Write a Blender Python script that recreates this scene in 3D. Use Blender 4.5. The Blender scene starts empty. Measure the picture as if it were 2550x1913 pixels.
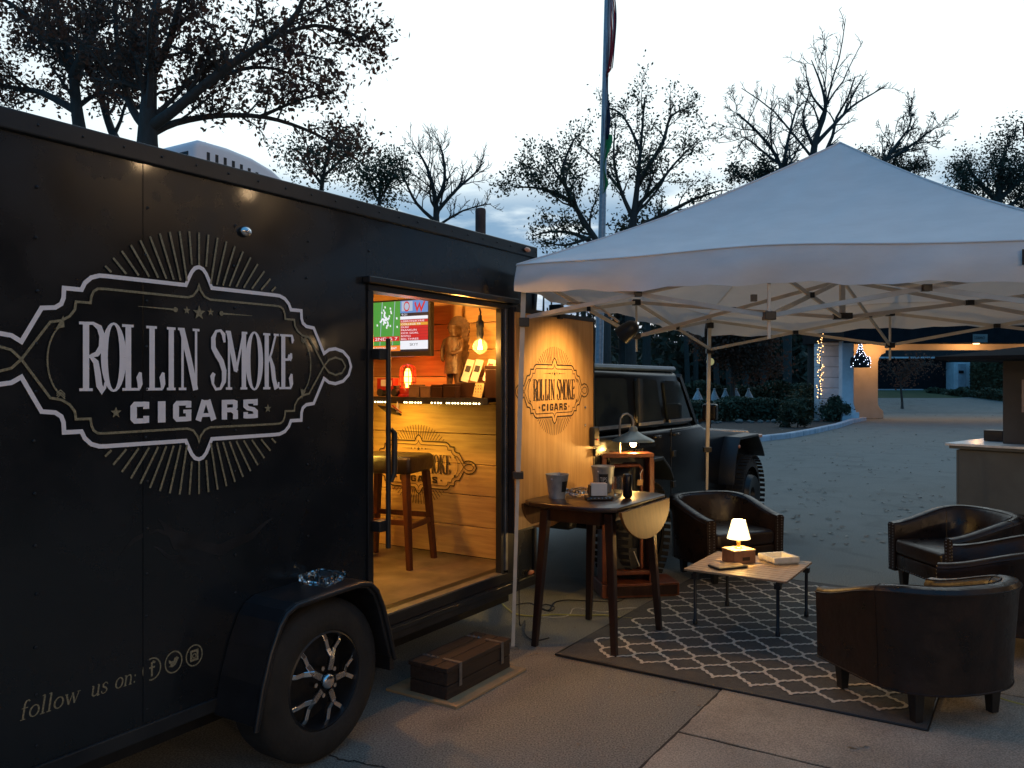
import bpy, bmesh, math, random
import numpy as np
from mathutils import Vector, Matrix
R = math.radians
sc = bpy.context.scene
col = sc.collection
# ------------------------------------------------------------------ camera, sky, exposure
F, EYE, CX, HY = 2063.0, 1.66, 1275.0, 951.0
cam = bpy.data.cameras.new('camera'); camo = bpy.data.objects.new('camera', cam); col.objects.link(camo)
cam.sensor_width = 36; cam.lens = F/2550*36; cam.clip_end = 900; cam.clip_start = .05
cam.shift_y = (HY-956.5)/2550.0 * -1 * -1
camo.location = (0, 0, EYE); camo.rotation_euler = (R(90), 0, 0)
sc.camera = camo
W_ = bpy.data.worlds.new('World'); sc.world = W_; W_.use_nodes = True
nt = W_.node_tree; N = nt.nodes; L = nt.links; N.clear()
def nd(t, **k):
    n = N.new(t)
    for a, b in k.items(): setattr(n, a, b)
    return n
def vmath(op, a, b=None):
    n = nd('ShaderNodeVectorMath', operation=op)
    for i, v in enumerate((a, b)):
        if v is None: continue
        if isinstance(v, bpy.types.NodeSocket): L.new(v, n.inputs[i])
        else: n.inputs[i].default_value = v
    return n
def maprange(v, a, b, c, d, smooth=True):
    n = nd('ShaderNodeMapRange'); n.interpolation_type = 'SMOOTHSTEP' if smooth else 'LINEAR'
    L.new(v, n.inputs['Value'])
    for k, x in zip(('From Min', 'From Max', 'To Min', 'To Max'), (a, b, c, d)): n.inputs[k].default_value = x
    return n.outputs['Result']
def mixc(f, a, b, blend='MIX'):
    n = nd('ShaderNodeMix', data_type='RGBA', blend_type=blend)
    for i, v in ((0, f), (6, a), (7, b)):
        if isinstance(v, bpy.types.NodeSocket): L.new(v, n.inputs[i])
        else: n.inputs[i].default_value = v if i == 0 else (*v, 1)
    return n.outputs[2]
SUNAZ, SUNEL = R(8), R(1.2)            # the afterglow is ahead, a little to the right
sky = nd('ShaderNodeTexSky', sky_type='NISHITA', sun_disc=False, sun_elevation=SUNEL, sun_rotation=SUNAZ)
tc = nd('ShaderNodeTexCoord')
sv = (math.sin(SUNAZ)*math.cos(R(12)), math.cos(SUNAZ)*math.cos(R(12)), math.sin(R(12)))
dt = vmath('DOT_PRODUCT', tc.outputs['Generated'], sv).outputs['Value']
glow = maprange(dt, 0.30, 0.93, 0, 1)
sep = nd('ShaderNodeSeparateXYZ'); L.new(tc.outputs['Generated'], sep.inputs[0])
mp = nd('ShaderNodeMapping'); L.new(tc.outputs['Generated'], mp.inputs[0]); mp.inputs['Scale'].default_value = (2.2, 2.2, 9)
noi = nd('ShaderNodeTexNoise'); L.new(mp.outputs[0], noi.inputs['Vector']); noi.inputs['Scale'].default_value = 2.3; noi.inputs['Detail'].default_value = 6
lowband = maprange(sep.outputs['Z'], .26, .19, 0, 1)
cl = maprange(noi.outputs['Fac'], .40, .56, 0, 1)
cm = nd('ShaderNodeMath', operation='MULTIPLY'); L.new(lowband, cm.inputs[0]); L.new(cl, cm.inputs[1])
veil = mixc(glow, (.080, .32, .64), (1.22, 1.38, 1.42))         # thin high overcast: dim blue behind, bright towards the afterglow
veil2 = mixc(cm.outputs[0], veil, mixc(glow, (.07, .17, .36), (.26, .48, .72)))   # darker blue cloud bank low down
bg1 = nd('ShaderNodeBackground'); L.new(sky.outputs[0], bg1.inputs[0]); bg1.inputs[1].default_value = .05
bg2 = nd('ShaderNodeBackground'); L.new(veil2, bg2.inputs[0]); bg2.inputs[1].default_value = 1.0
mx = nd('ShaderNodeMixShader'); mx.inputs[0].default_value = .85
out = nd('ShaderNodeOutputWorld')
L.new(bg1.outputs[0], mx.inputs[1]); L.new(bg2.outputs[0], mx.inputs[2]); L.new(mx.outputs[0], out.inputs[0])
sun = bpy.data.lights.new('sun', 'SUN'); sun.energy = .03; sun.angle = R(12); sun.color = (1, .85, .7)
suno = bpy.data.objects.new('sun', sun); col.objects.link(suno)
suno.rotation_euler = Vector((math.sin(SUNAZ), math.cos(SUNAZ), math.tan(R(4)))).to_track_quat('Z', 'Y').to_euler()
vs = sc.view_settings; vs.view_transform = 'Standard'; vs.look = 'None'; vs.gamma = 1; vs.use_curve_mapping = False; vs.exposure = 0.0
try: sc.cycles.max_bounces = 8; sc.cycles.transparent_max_bounces = 12; sc.cycles.sample_clamp_indirect = 4
except Exception: pass
# ------------------------------------------------------------------ frames: T = (along trailer, into trailer, up)
TH = R(57.35); CT, ST = math.cos(TH), math.sin(TH)
def TW(u, y, z=0): return Vector((u*CT-y*ST, u*ST+y*CT, z))
def WT(x, y): return (x*CT+y*ST, -x*ST+y*CT)
def P(px, py, D): return Vector(((px-CX)/F*D, D, EYE-(py-HY)/F*D))
def PV(vx, vy, D): return P(vx*1.15332, vy*1.15332, D)
def G(px, py, z=0):
    t = (EYE-z)*F/(py-HY); return Vector(((px-CX)/F*t, t, z))
base = {}
def tag(o, label=None, cat=None, group=None, kind=None):
    if label: o['label'] = label
    if cat: o['category'] = cat
    if group: o['group'] = group
    if kind: o['kind'] = kind
    return o
def thing(name, label, cat, loc, frame='W', rot=0, group=None):
    o = bpy.data.objects.new(name, None); col.objects.link(o); o.empty_display_size = .1
    if frame == 'T': o.location = TW(*loc); o.rotation_euler[2] = TH; base[o.name] = Vector(loc)
    elif frame == 'W': o.location = loc; base[o.name] = Vector(loc)
    else: o.location = loc; o.rotation_euler[2] = rot; base[o.name] = Vector((0, 0, 0))
    return tag(o, label, cat, group)
def copy_tree(o, parent=None):
    c = o.copy(); col.objects.link(c); c.parent = parent
    for k in ('label',):
        pass
    for ch in list(o.children): copy_tree(ch, c)
    return c
class MB:
    def __init__(s): s.v = []; s.f = []
    def add(s, vs, fs):
        b = len(s.v); s.v += [tuple(v) for v in vs]; s.f += [tuple(b+i for i in f) for f in fs]; return s
    def box(s, x0, x1, y0, y1, z0, z1):
        return s.add([(x0,y0,z0),(x1,y0,z0),(x1,y1,z0),(x0,y1,z0),(x0,y0,z1),(x1,y0,z1),(x1,y1,z1),(x0,y1,z1)],
                     [(0,3,2,1),(4,5,6,7),(0,1,5,4),(1,2,6,5),(2,3,7,6),(3,0,4,7)])
    def obox(s, c, ax, ay, az, hx, hy, hz):
        c = Vector(c); ax, ay, az = (Vector(a).normalized() for a in (ax, ay, az)); vs = []
        for k in (-1, 1):
            for i, j in ((-1,-1),(1,-1),(1,1),(-1,1)): vs.append(c+ax*hx*i+ay*hy*j+az*hz*k)
        return s.add(vs, [(0,3,2,1),(4,5,6,7),(0,1,5,4),(1,2,6,5),(2,3,7,6),(3,0,4,7)])
    def bar(s, a, b, w, h, up=(0,0,1)):
        a, b = Vector(a), Vector(b); d = b-a; x = d.cross(Vector(up))
        if x.length < 1e-6: x = Vector((1,0,0))
        return s.obox((a+b)/2, x, x.cross(d), d, w/2, h/2, d.length/2)
    def taper(s, a, b, w0, w1, h0=None, h1=None):      # square leg from a to b
        h0 = h0 or w0; h1 = h1 or w1; vs = []
        for p, w, h in ((a, w0, h0), (b, w1, h1)):
            for i, j in ((-1,-1),(1,-1),(1,1),(-1,1)): vs.append((p[0]+i*w/2, p[1]+j*h/2, p[2]))
        return s.add(vs, [(0,3,2,1),(4,5,6,7),(0,1,5,4),(1,2,6,5),(2,3,7,6),(3,0,4,7)])
    def tube(s, pts, r, n=8, cap=True):
        pts = [Vector(p) for p in pts]; m = len(pts)
        rs = r if isinstance(r, (list, tuple)) else [r]*m
        u = None; vs = []
        for i, p in enumerate(pts):
            d = (pts[min(i+1, m-1)]-pts[max(i-1, 0)])
            if d.length < 1e-9: d = Vector((0,0,1))
            d.normalize()
            if u is None: u = d.orthogonal().normalized()
            else:
                u = u-d*u.dot(d)
                u = u.normalized() if u.length > 1e-6 else d.orthogonal().normalized()
            w = d.cross(u)
            for k in range(n):
                a = 2*math.pi*k/n; vs.append(p+(u*math.cos(a)+w*math.sin(a))*rs[i])
        fs = [(i*n+k, i*n+(k+1)%n, (i+1)*n+(k+1)%n, (i+1)*n+k) for i in range(m-1) for k in range(n)]
        if cap: fs += [tuple(range(n))[::-1], tuple((m-1)*n+k for k in range(n))]
        return s.add(vs, fs)
    def cyl(s, a, b, r, n=16): return s.tube([a, b], r, n)
    def lathe(s, prof, c=(0,0,0), n=24, axis='z', ang=2*math.pi):
        vs = []; m = len(prof); closed = abs(ang-2*math.pi) < 1e-6; nn = n if closed else n+1
        for r, h in prof:
            for k in range(nn):
                a = ang*k/n; x, y = r*math.cos(a), r*math.sin(a)
                vs.append((c[0]+x, c[1]+y, c[2]+h) if axis == 'z' else ((c[0]+x, c[1]-h, c[2]+y) if axis == 'y' else (c[0]+h, c[1]+x, c[2]+y)))
        fs = [(i*nn+k, i*nn+(k+1)%nn, (i+1)*nn+(k+1)%nn, (i+1)*nn+k) for i in range(m-1) for k in range(n)]
        return s.add(vs, fs)
    def ball(s, c, rx, ry=None, rz=None, n=10, m=6):
        ry = ry or rx; rz = rz or rx
        vs = []; 
        for i in range(m+1):
            t = math.pi*i/m
            for k in range(n):
                a = 2*math.pi*k/n; vs.append((c[0]+rx*math.sin(t)*math.cos(a), c[1]+ry*math.sin(t)*math.sin(a), c[2]+rz*math.cos(t)))
        return s.add(vs, [(i*n+k, (i+1)*n+k, (i+1)*n+(k+1)%n, i*n+(k+1)%n) for i in range(m) for k in range(n)])
    def prism(s, poly, z0, z1):
        n = len(poly)
        return s.add([(x,y,z0) for x,y in poly]+[(x,y,z1) for x,y in poly],
                     [tuple(range(n))[::-1], tuple(range(n, 2*n))]+[(i,(i+1)%n,n+(i+1)%n,n+i) for i in range(n)])
    def uprism(s, poly, y0, y1):                          # polygon in (x,z) extruded along y
        n = len(poly)
        return s.add([(x,y0,z) for x,z in poly]+[(x,y1,z) for x,z in poly],
                     [tuple(range(n)), tuple(range(n, 2*n))[::-1]]+[(i,n+i,n+(i+1)%n,(i+1)%n) for i in range(n)])
    def build(s, name, m, parent=None, smooth=False, bevel=0, seg=2, sub=0, fix=True):
        b = base.get(parent.name, Vector((0,0,0))) if parent is not None else Vector((0,0,0))
        p = parent
        while p is not None and p.parent is not None: p = p.parent
        if p is not None: b = base[p.name]
        me = bpy.data.meshes.new(name)
        me.from_pydata([(x-b.x, y-b.y, z-b.z) for x, y, z in s.v], [], s.f); 
        if fix:
            bm = bmesh.new(); bm.from_mesh(me); bmesh.ops.recalc_face_normals(bm, faces=bm.faces); bm.to_mesh(me); bm.free()
        if smooth: me.polygons.foreach_set('use_smooth', [True]*len(me.polygons))
        me.materials.append(m)
        o = bpy.data.objects.new(name, me); col.objects.link(o)
        if parent is not None: o.parent = parent
        if sub: md = o.modifiers.new('s', 'SUBSURF'); md.levels = md.render_levels = sub
        if bevel:
            md = o.modifiers.new('b', 'BEVEL'); md.width = bevel; md.segments = seg; md.limit_method = 'ANGLE'; md.angle_limit = R(40)
            if smooth: 
                try: me.shade_smooth_by_angle(R(40)) 
                except Exception: pass
        elif smooth and smooth != 'all':
            bm = bmesh.new(); bm.from_mesh(me)
            for e in bm.edges:
                if len(e.link_faces) == 2 and e.calc_face_angle(0) > R(48): e.smooth = False
            bm.to_mesh(me); bm.free()
        return o
def struct(o): o['kind'] = 'structure'; return o
# ------------------------------------------------------------------ materials
def mat(name, c, rough=.6, metal=0, c2=None, scale=6, bump=0, bscale=60, stretch=(1,1,1), emit=None, es=0, trans=0, coat=0, spec=.5, r2=None, lo=.35, hi=.65, ior=1.45, alpha=1, trl=0, det=6, speck=None):
    m = bpy.data.materials.new(name); m.use_nodes = True; t = m.node_tree; b = t.nodes['Principled BSDF']
    b.inputs['Base Color'].default_value = (*c, 1); b.inputs['Roughness'].default_value = rough; b.inputs['Metallic'].default_value = metal
    b.inputs['Specular IOR Level'].default_value = spec; b.inputs['IOR'].default_value = ior
    b.inputs['Transmission Weight'].default_value = trans; b.inputs['Coat Weight'].default_value = coat; b.inputs['Coat Roughness'].default_value = .06
    if alpha < 1: b.inputs['Alpha'].default_value = alpha
    if emit: b.inputs['Emission Color'].default_value = (*emit, 1); b.inputs['Emission Strength'].default_value = es
    if c2 or bump or r2:
        co = t.nodes.new('ShaderNodeTexCoord'); mp = t.nodes.new('ShaderNodeMapping'); mp.inputs['Scale'].default_value = stretch
        t.links.new(co.outputs['Object'], mp.inputs[0])
        n1 = t.nodes.new('ShaderNodeTexNoise'); n1.inputs['Scale'].default_value = scale; n1.inputs['Detail'].default_value = det; n1.inputs['Roughness'].default_value = .6
        t.links.new(mp.outputs[0], n1.inputs['Vector'])
        rp = t.nodes.new('ShaderNodeMapRange'); rp.inputs['From Min'].default_value = lo; rp.inputs['From Max'].default_value = hi
        t.links.new(n1.outputs['Fac'], rp.inputs['Value'])
        if c2:
            mxn = t.nodes.new('ShaderNodeMix'); mxn.data_type = 'RGBA'; mxn.inputs[6].default_value = (*c, 1); mxn.inputs[7].default_value = (*c2, 1)
            t.links.new(rp.outputs[0], mxn.inputs[0]); t.links.new(mxn.outputs[2], b.inputs['Base Color'])
            if speck:
                n3 = t.nodes.new('ShaderNodeTexNoise'); n3.inputs['Scale'].default_value = speck[0]; n3.inputs['Detail'].default_value = 3
                t.links.new(mp.outputs[0], n3.inputs['Vector'])
                m3 = t.nodes.new('ShaderNodeMapRange'); m3.inputs['From Min'].default_value = .35; m3.inputs['From Max'].default_value = .65
                m3.inputs['To Min'].default_value = 1-speck[1]; m3.inputs['To Max'].default_value = 1+speck[1]
                t.links.new(n3.outputs['Fac'], m3.inputs['Value'])
                vm = t.nodes.new('ShaderNodeVectorMath'); vm.operation = 'SCALE'; t.links.new(mxn.outputs[2], vm.inputs[0]); t.links.new(m3.outputs[0], vm.inputs['Scale'])
                n4 = t.nodes.new('ShaderNodeTexNoise'); n4.inputs['Scale'].default_value = 1.7; n4.inputs['Detail'].default_value = 7; n4.inputs['Distortion'].default_value = .6
                t.links.new(mp.outputs[0], n4.inputs['Vector'])
                m4 = t.nodes.new('ShaderNodeMapRange'); m4.inputs['From Min'].default_value = .55; m4.inputs['From Max'].default_value = .72; m4.inputs['To Min'].default_value = 1; m4.inputs['To Max'].default_value = .74
                t.links.new(n4.outputs['Fac'], m4.inputs['Value'])
                vn = t.nodes.new('ShaderNodeVectorMath'); vn.operation = 'SCALE'; t.links.new(vm.outputs[0], vn.inputs[0]); t.links.new(m4.outputs[0], vn.inputs['Scale'])
                t.links.new(vn.outputs[0], b.inputs['Base Color'])
        if r2 is not None:
            mr = t.nodes.new('ShaderNodeMapRange'); mr.inputs['To Min'].default_value = rough; mr.inputs['To Max'].default_value = r2
            t.links.new(rp.outputs[0], mr.inputs['Value']); t.links.new(mr.outputs[0], b.inputs['Roughness'])
        if bump:
            n2 = t.nodes.new('ShaderNodeTexNoise'); n2.inputs['Scale'].default_value = bscale; n2.inputs['Detail'].default_value = 5
            t.links.new(mp.outputs[0], n2.inputs['Vector'])
            bp = t.nodes.new('ShaderNodeBump'); bp.inputs['Strength'].default_value = bump; bp.inputs['Distance'].default_value = .01
            t.links.new(n2.outputs['Fac'], bp.inputs['Height']); t.links.new(bp.outputs[0], b.inputs['Normal'])
    if trl:
        tr = t.nodes.new('ShaderNodeBsdfTranslucent'); tr.inputs[0].default_value = (*c, 1)
        ms = t.nodes.new('ShaderNodeMixShader'); ms.inputs[0].default_value = trl; o = t.nodes['Material Output']
        t.links.new(b.outputs[0], ms.inputs[1]); t.links.new(tr.outputs[0], ms.inputs[2]); t.links.new(ms.outputs[0], o.inputs[0])
    return m
def glow_mat(name, c, s): return mat(name, (0,0,0), .5, emit=c, es=s)
M = dict(
 black=mat('gloss_black_paint', (.006,.0085,.011), .18, c2=(.008,.011,.015), scale=3, r2=.34, bump=.11, bscale=2.6, coat=.2),
 satin=mat('satin_black_metal', (.008,.009,.011), .38, c2=(.014,.015,.018), scale=9, bump=.05),
 rail=mat('black_aluminium_rail', (.010,.012,.015), .32, c2=(.022,.024,.026), scale=4, metal=.0, bump=.04),
 white=mat('white_vinyl', (.72,.70,.74), .45, c2=(.78,.76,.80), scale=30),
 gold=mat('gold_vinyl', (.26,.23,.15), .5, c2=(.16,.145,.09), scale=160, lo=.45, hi=.55),
 ink=mat('brown_logo_ink', (.03,.015,.006), .6),
 plyw=mat('plywood_panel', (.52,.30,.11), .5, c2=(.40,.21,.07), scale=3.0, stretch=(9,9,.8), bump=.05, bscale=12),
 plank=mat('pine_plank', (.56,.36,.15), .45, c2=(.40,.24,.10), scale=3.0, stretch=(2,1,12), bump=.05, bscale=10),
 floor=mat('brown_vinyl_floor', (.075,.055,.036), .5, c2=(.21,.16,.105), scale=3.2, bump=.06, bscale=30),
 dwood=mat('dark_stained_wood', (.017,.008,.006), .30, c2=(.032,.014,.009), scale=4, stretch=(5,5,.7), bump=.04, bscale=20, coat=.2),
 rwood=mat('red_brown_wood', (.085,.026,.012), .35, c2=(.05,.015,.008), scale=5, stretch=(6,6,1), bump=.05, bscale=20),
 owood=mat('orange_varnished_wood', (.15,.040,.014), .45, c2=(.08,.020,.008), scale=9, stretch=(3,3,1), bump=.15, bscale=25),
 leather=mat('dark_brown_leather', (.010,.007,.0065), .25, c2=(.020,.011,.009), scale=7, bump=.30, bscale=22, r2=.48),
 tire=mat('tyre_rubber', (.012,.012,.012), .75, c2=(.020,.019,.018), scale=12, bump=.2, bscale=60),
 chrome=mat('chrome', (.75,.75,.76), .12, 1),
 galv=mat('galvanised_steel', (.42,.44,.46), .5, .55, c2=(.30,.32,.34), scale=18, bump=.05),
 steel=mat('dull_steel', (.30,.30,.31), .4, .8, c2=(.2,.2,.2), scale=14),
 tent=mat('white_tent_fabric', (.76,.76,.76), .75, c2=(.70,.70,.70), scale=5, bump=.30, bscale=5, trl=.15, stretch=(1,1,2.5)),
 tleg=mat('cream_powder_coated_steel', (.52,.49,.43), .45, c2=(.44,.41,.36), scale=12),
 plastic=mat('black_plastic', (.010,.010,.011), .45, c2=(.018,.018,.019), scale=20),
 glass=mat('clear_glass', (.93,.97,.98), .02, trans=1, ior=1.5),
 asphalt=mat('worn_asphalt', (.168,.166,.145), .85, c2=(.198,.194,.17), scale=1.3, bump=.35, bscale=170, lo=.3, hi=.7, det=12, speck=(120,.5)),
 concrete=mat('weathered_concrete', (.38,.33,.26), .85, c2=(.26,.23,.185), scale=2.2, bump=.5, bscale=150, det=12, speck=(130,.35)),
 joint=mat('dark_joint_filler', (.02,.018,.016), .9, c2=(.035,.03,.025), scale=25, bump=.5),
 grass=mat('dusk_lawn', (.035,.06,.022), .95, c2=(.055,.075,.03), scale=.6, bump=.8, bscale=20),
 mulch=mat('dark_mulch', (.030,.024,.02), .95, c2=(.06,.05,.042), scale=6, bump=1, bscale=30),
 kerb=mat('white_painted_kerb', (.52,.55,.60), .75, c2=(.38,.40,.43), scale=3, bump=.3, bscale=30),
 rug=mat('charcoal_rug', (.070,.070,.068), .9, c2=(.088,.086,.082), scale=30, speck=(220,.25), bump=.6, bscale=240),
 rugw=mat('cream_rug_line', (.60,.57,.50), .9, c2=(.50,.47,.41), scale=60, bump=.4, bscale=240),
 bark=mat('dark_bark', (.055,.045,.036), .9, c2=(.070,.060,.052), scale=7, stretch=(3,3,.6), bump=.7, bscale=14),
 leafred=mat('russet_oak_leaf', (.13,.055,.035), .7, c2=(.06,.055,.035), scale=.9, trl=.4),
 leafgrn=mat('dull_green_leaf', (.045,.058,.030), .7, c2=(.070,.070,.035), scale=1.5, trl=.25),
 leafdk=mat('dark_evergreen_leaf', (.050,.062,.038), .75, c2=(.075,.062,.040), scale=1.0, trl=.15),
 hedge=mat('hedge_leaf', (.045,.066,.036), .75, c2=(.070,.085,.045), scale=1.5),
 stone=mat('white_painted_block', (.84,.86,.88), .75, c2=(.66,.69,.71), scale=2.5, bump=.3, bscale=14),
 plaster=mat('cream_plaster', (.62,.50,.36), .8, c2=(.54,.43,.30), scale=2, bump=.2, bscale=12),
 fascia=mat('dark_fascia_board', (.012,.013,.015), .9, spec=.12, c2=(.020,.020,.022), scale=3, bump=.2, bscale=12),
 bar=mat('taupe_bar_panel', (.125,.135,.13), .6, c2=(.10,.108,.104), scale=4, bump=.08, bscale=20),
 countr=mat('white_laminate', (.82,.84,.86), .24, spec=.7, c2=(.54,.56,.58), scale=8),
 jeep=mat('vehicle_black_paint', (.004,.005,.0065), .25, c2=(.006,.007,.009), scale=4, spec=.35),
 jglass=mat('tinted_glass', (.014,.021,.027), .06, spec=.9, c2=(.030,.042,.050), scale=3.5, bump=.12, bscale=2.2),
 paper=mat('white_paper', (.62,.60,.56), .8, c2=(.55,.53,.5), scale=9),
 slat=mat('roll_table_slat', (.34,.24,.15), .5, c2=(.26,.18,.11), scale=4, stretch=(1,9,1)),
 treebrick=mat('brown_brick', (.10,.06,.045), .9, c2=(.06,.04,.03), scale=5, bump=.4, bscale=20),
 redp=mat('red_enamel', (.35,.02,.01), .35, c2=(.25,.015,.01), scale=10),
 bronze=mat('carved_bronze_resin', (.10,.052,.022), .45, c2=(.045,.022,.010), scale=30, bump=.5, bscale=50),
 cardb=mat('brown_cedar_box', (.16,.09,.05), .6, c2=(.10,.055,.03), scale=12),
 yel=mat('yellow_cable_jacket', (.45,.42,.12), .6, c2=(.38,.34,.1), scale=20),
)
def box(name, m, parent, x0, x1, y0, y1, z0, z1, bevel=0, **k):
    return MB().box(x0,x1,y0,y1,z0,z1).build(name, m, parent, bevel=bevel, **k)
def light(name, kind, loc, energy, color, parent=None, size=.03, **k):
    l = bpy.data.lights.new(name, kind); l.energy = energy; l.color = color
    if kind == 'AREA': l.shape = 'RECTANGLE'; l.size = k.pop('sx'); l.size_y = k.pop('sy')
    else: l.shadow_soft_size = size
    for a, b in k.items():
        if a != 'to': setattr(l, a, b)
    o = bpy.data.objects.new(name, l); col.objects.link(o)
    b = Vector((0,0,0))
    if parent is not None:
        p = parent
        while p.parent is not None: p = p.parent
        b = base[p.name]; o.parent = parent
    o.location = Vector(loc)-b
    if 'to' in k: o.rotation_euler = (Vector(loc)-Vector(k['to'])).to_track_quat('Z', 'Y').to_euler()
    return o
# text laid in the plane y = y0 of the parent's frame, reading along +x when seen from -y; width given
def text_mesh(name, s, m, parent, x0, x1, z0, z1, y0, shear=0, fat=0, frame=None, flip=False):
    cu = bpy.data.curves.new(name, 'FONT'); cu.body = s; cu.shear = shear; cu.offset = fat; cu.resolution_u = 3
    to = bpy.data.objects.new(name, cu); col.objects.link(to)
    dg = bpy.context.evaluated_depsgraph_get(); me = bpy.data.meshes.new_from_object(to.evaluated_get(dg))
    bpy.data.objects.remove(to); me.name = name
    xs = [v.co.x for v in me.vertices]; ys = [v.co.y for v in me.vertices]
    a, b, c, d = min(xs), max(xs), min(ys), max(ys)
    p = parent
    while p.parent is not None: p = p.parent
    bb = base[p.name]
    for v in me.vertices:
        fx = (v.co.x-a)/(b-a); fz = (v.co.y-c)/(d-c)
        x, z = x0+(x1-x0)*fx, z0+(z1-z0)*fz
        q = frame(x, z) if frame else (x, y0, z)
        v.co = Vector(q)-bb
    me.materials.clear(); me.materials.append(m)
    o = bpy.data.objects.new(name, me); col.objects.link(o); o.parent = parent
    return o
# ------------------------------------------------------------------ the emblem, drawn as cut vinyl strips
def strip(mb, pts, w, fr, closed=False):
    n = len(pts); ws = w if isinstance(w, (list, tuple)) else [w]*n
    P2 = [Vector(p).to_2d() for p in pts]; a = []; b = []
    for i in range(n):
        if closed: pv, nx = P2[(i-1)%n], P2[(i+1)%n]
        else: pv, nx = P2[max(i-1,0)], P2[min(i+1,n-1)]
        d1 = (P2[i]-pv); d2 = (nx-P2[i])
        d1 = d1.normalized() if d1.length > 1e-9 else d2.normalized(); d2 = d2.normalized() if d2.length > 1e-9 else d1
        t = (d1+d2); t = t.normalized() if t.length > 1e-6 else d1
        nn = Vector((-t.y, t.x)); k = 1/max(.6, nn.dot(Vector((-d1.y, d1.x))))
        a.append(P2[i]+nn*ws[i]/2*k); b.append(P2[i]-nn*ws[i]/2*k)
    m = n if closed else n-1
    vs = [fr(*p) for p in a]+[fr(*p) for p in b]
    mb.add(vs, [(i, (i+1)%n, n+(i+1)%n, n+i) for i in range(m)])
def disc2(mb, c, r, fr, n=14, sy=1):
    mb.add([fr(c[0]+r*math.cos(2*math.pi*k/n), c[1]+sy*r*math.sin(2*math.pi*k/n)) for k in range(n)], [tuple(range(n))])
def star2(mb, c, r, fr):
    mb.add([fr(*c)]+[fr(c[0]+(r if k%2==0 else r*.42)*math.sin(math.pi*k/5), c[1]+(r if k%2==0 else r*.42)*math.cos(math.pi*k/5)) for k in range(10)],
           [(0, 1+k, 1+(k+1)%10) for k in range(10)])
def smoothp(pts, it=2, keep=()):
    return pts
def glyph(ch, x0, x1, z0, z1, k=1.0):
    w, h = x1-x0, z1-z0; X = lambda p: (x0+p[0]*w, z0+p[1]*h); T, t, q = .023*k, .011*k, .010*k; S = []
    def st(pts, ws): S.append(([X(p) for p in pts], ws if isinstance(ws, (list, tuple)) else [ws]*len(pts)))
    def serif(x, y, hw=.2): st([(x-hw, y), (x+hw, y)], q)
    def curve(f, n=14): return [f(i/(n-1)) for i in range(n)]
    if ch == 'R':
        st([(.26,0),(.26,1)], T); serif(.26,.02,.27); serif(.2,.98,.22)
        pts = [(.26,.98),(.55,.985),(.80,.93),(.93,.80),(.90,.64),(.70,.54),(.40,.50),(.28,.49)]
        st(pts, [t,t,T*.9,T,T,T*.8,t,t]); st([(.45,.5),(.66,.42),(.74,.25),(.80,.08),(.92,.01),(1.03,.05),(1.06,.13)], [t,T*.9,T,T,T*.9,t,t*.8])
    elif ch == 'O':
        pts = [(.5+.42*math.cos(a), .5+.5*math.sin(a)) for a in [2*math.pi*i/28 for i in range(29)]]
        st(pts, [t*.7+(T-t*.4)*abs(math.cos(2*math.pi*i/28))**1.4 for i in range(29)])
    elif ch in 'LE':
        st([(.30,0),(.30,1)], T); serif(.28,.98,.26 if ch == 'L' else .2)
        st([(.03,.02),(.82,.02)], q); st([(.80,.02),(.84,.10),(.80,.20),(.86,.28)], [t*.9,T*.9,T,t])
        if ch == 'E':
            st([(.3,.98),(.92,.98)], q); st([(.88,.98),(.93,.90),(.90,.84)], [t,T*.7,t*.6]); st([(.3,.54),(.62,.54),(.70,.60),(.86,.60)], [t,t,T*.8,t]); st([(.74,.52),(.80,.58),(.82,.66)], [t,T*.8,t])
    elif ch == 'I': st([(.5,0),(.5,1)], T); serif(.5,.02,.42); serif(.5,.98,.42)
    elif ch == 'N':
        st([(.2,0),(.2,1)], t); st([(.17,.98),(.52,.5),(.84,.0)], T*1.05); st([(.86,0),(.86,1)], t)
        serif(.2,.02,.18); serif(.14,.98,.16); serif(.86,.98,.17)
    elif ch == 'S':
        pts = [(.92,.80),(.86,.93),(.66,.995),(.36,.98),(.16,.86),(.18,.70),(.42,.59),(.70,.48),(.90,.32),(.88,.14),(.64,.02),(.34,.01),(.14,.10),(.10,.22),(.22,.28)]
        st(pts, [t,T*.8,t,t,T*.9,T,T*1.1,T*1.1,T,T*.9,t,t,t,T*.9,T*.7])
    elif ch == 'M':
        st([(.14,0),(.14,.98)], t); st([(.12,.98),(.48,.32)], T*1.0); st([(.48,.30),(.84,.98)], t); st([(.86,0),(.86,1)], T)
        serif(.14,.02,.15); serif(.10,.98,.12); serif(.86,.02,.17); serif(.9,.98,.13)
    elif ch == 'K':
        st([(.25,0),(.25,1)], T); serif(.25,.02,.22); serif(.25,.98,.22)
        st([(.30,.46),(.55,.66),(.80,.97)], [t,t,t]); serif(.84,.98,.16)
        st([(.46,.58),(.62,.40),(.70,.18),(.82,.04),(.98,.05),(1.0,.13)], [t,T,T,T,t,t*.8])
    return S
WORDS = [('R',-.493,-.402),('O',-.408,-.322),('L',-.334,-.246),('L',-.236,-.150),('I',-.150,-.105),('N',-.096,-.002),
         ('S',.055,.128),('M',.130,.236),('O',.236,.318),('K',.322,.412),('E',.412,.500)]
HO = [(0,.388),(.019,.381),(.034,.364),(.046,.341),(.061,.309),(.394,.309),(.419,.308),(.449,.298),(.473,.276),(.485,.251),(.547,.251),(.549,.216),(.557,.195),(.578,.181),(.624,.176),(.690,.059),(.722,.078),(.765,.084),(.817,.072),(.856,.041),(.872,.0)]
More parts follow.
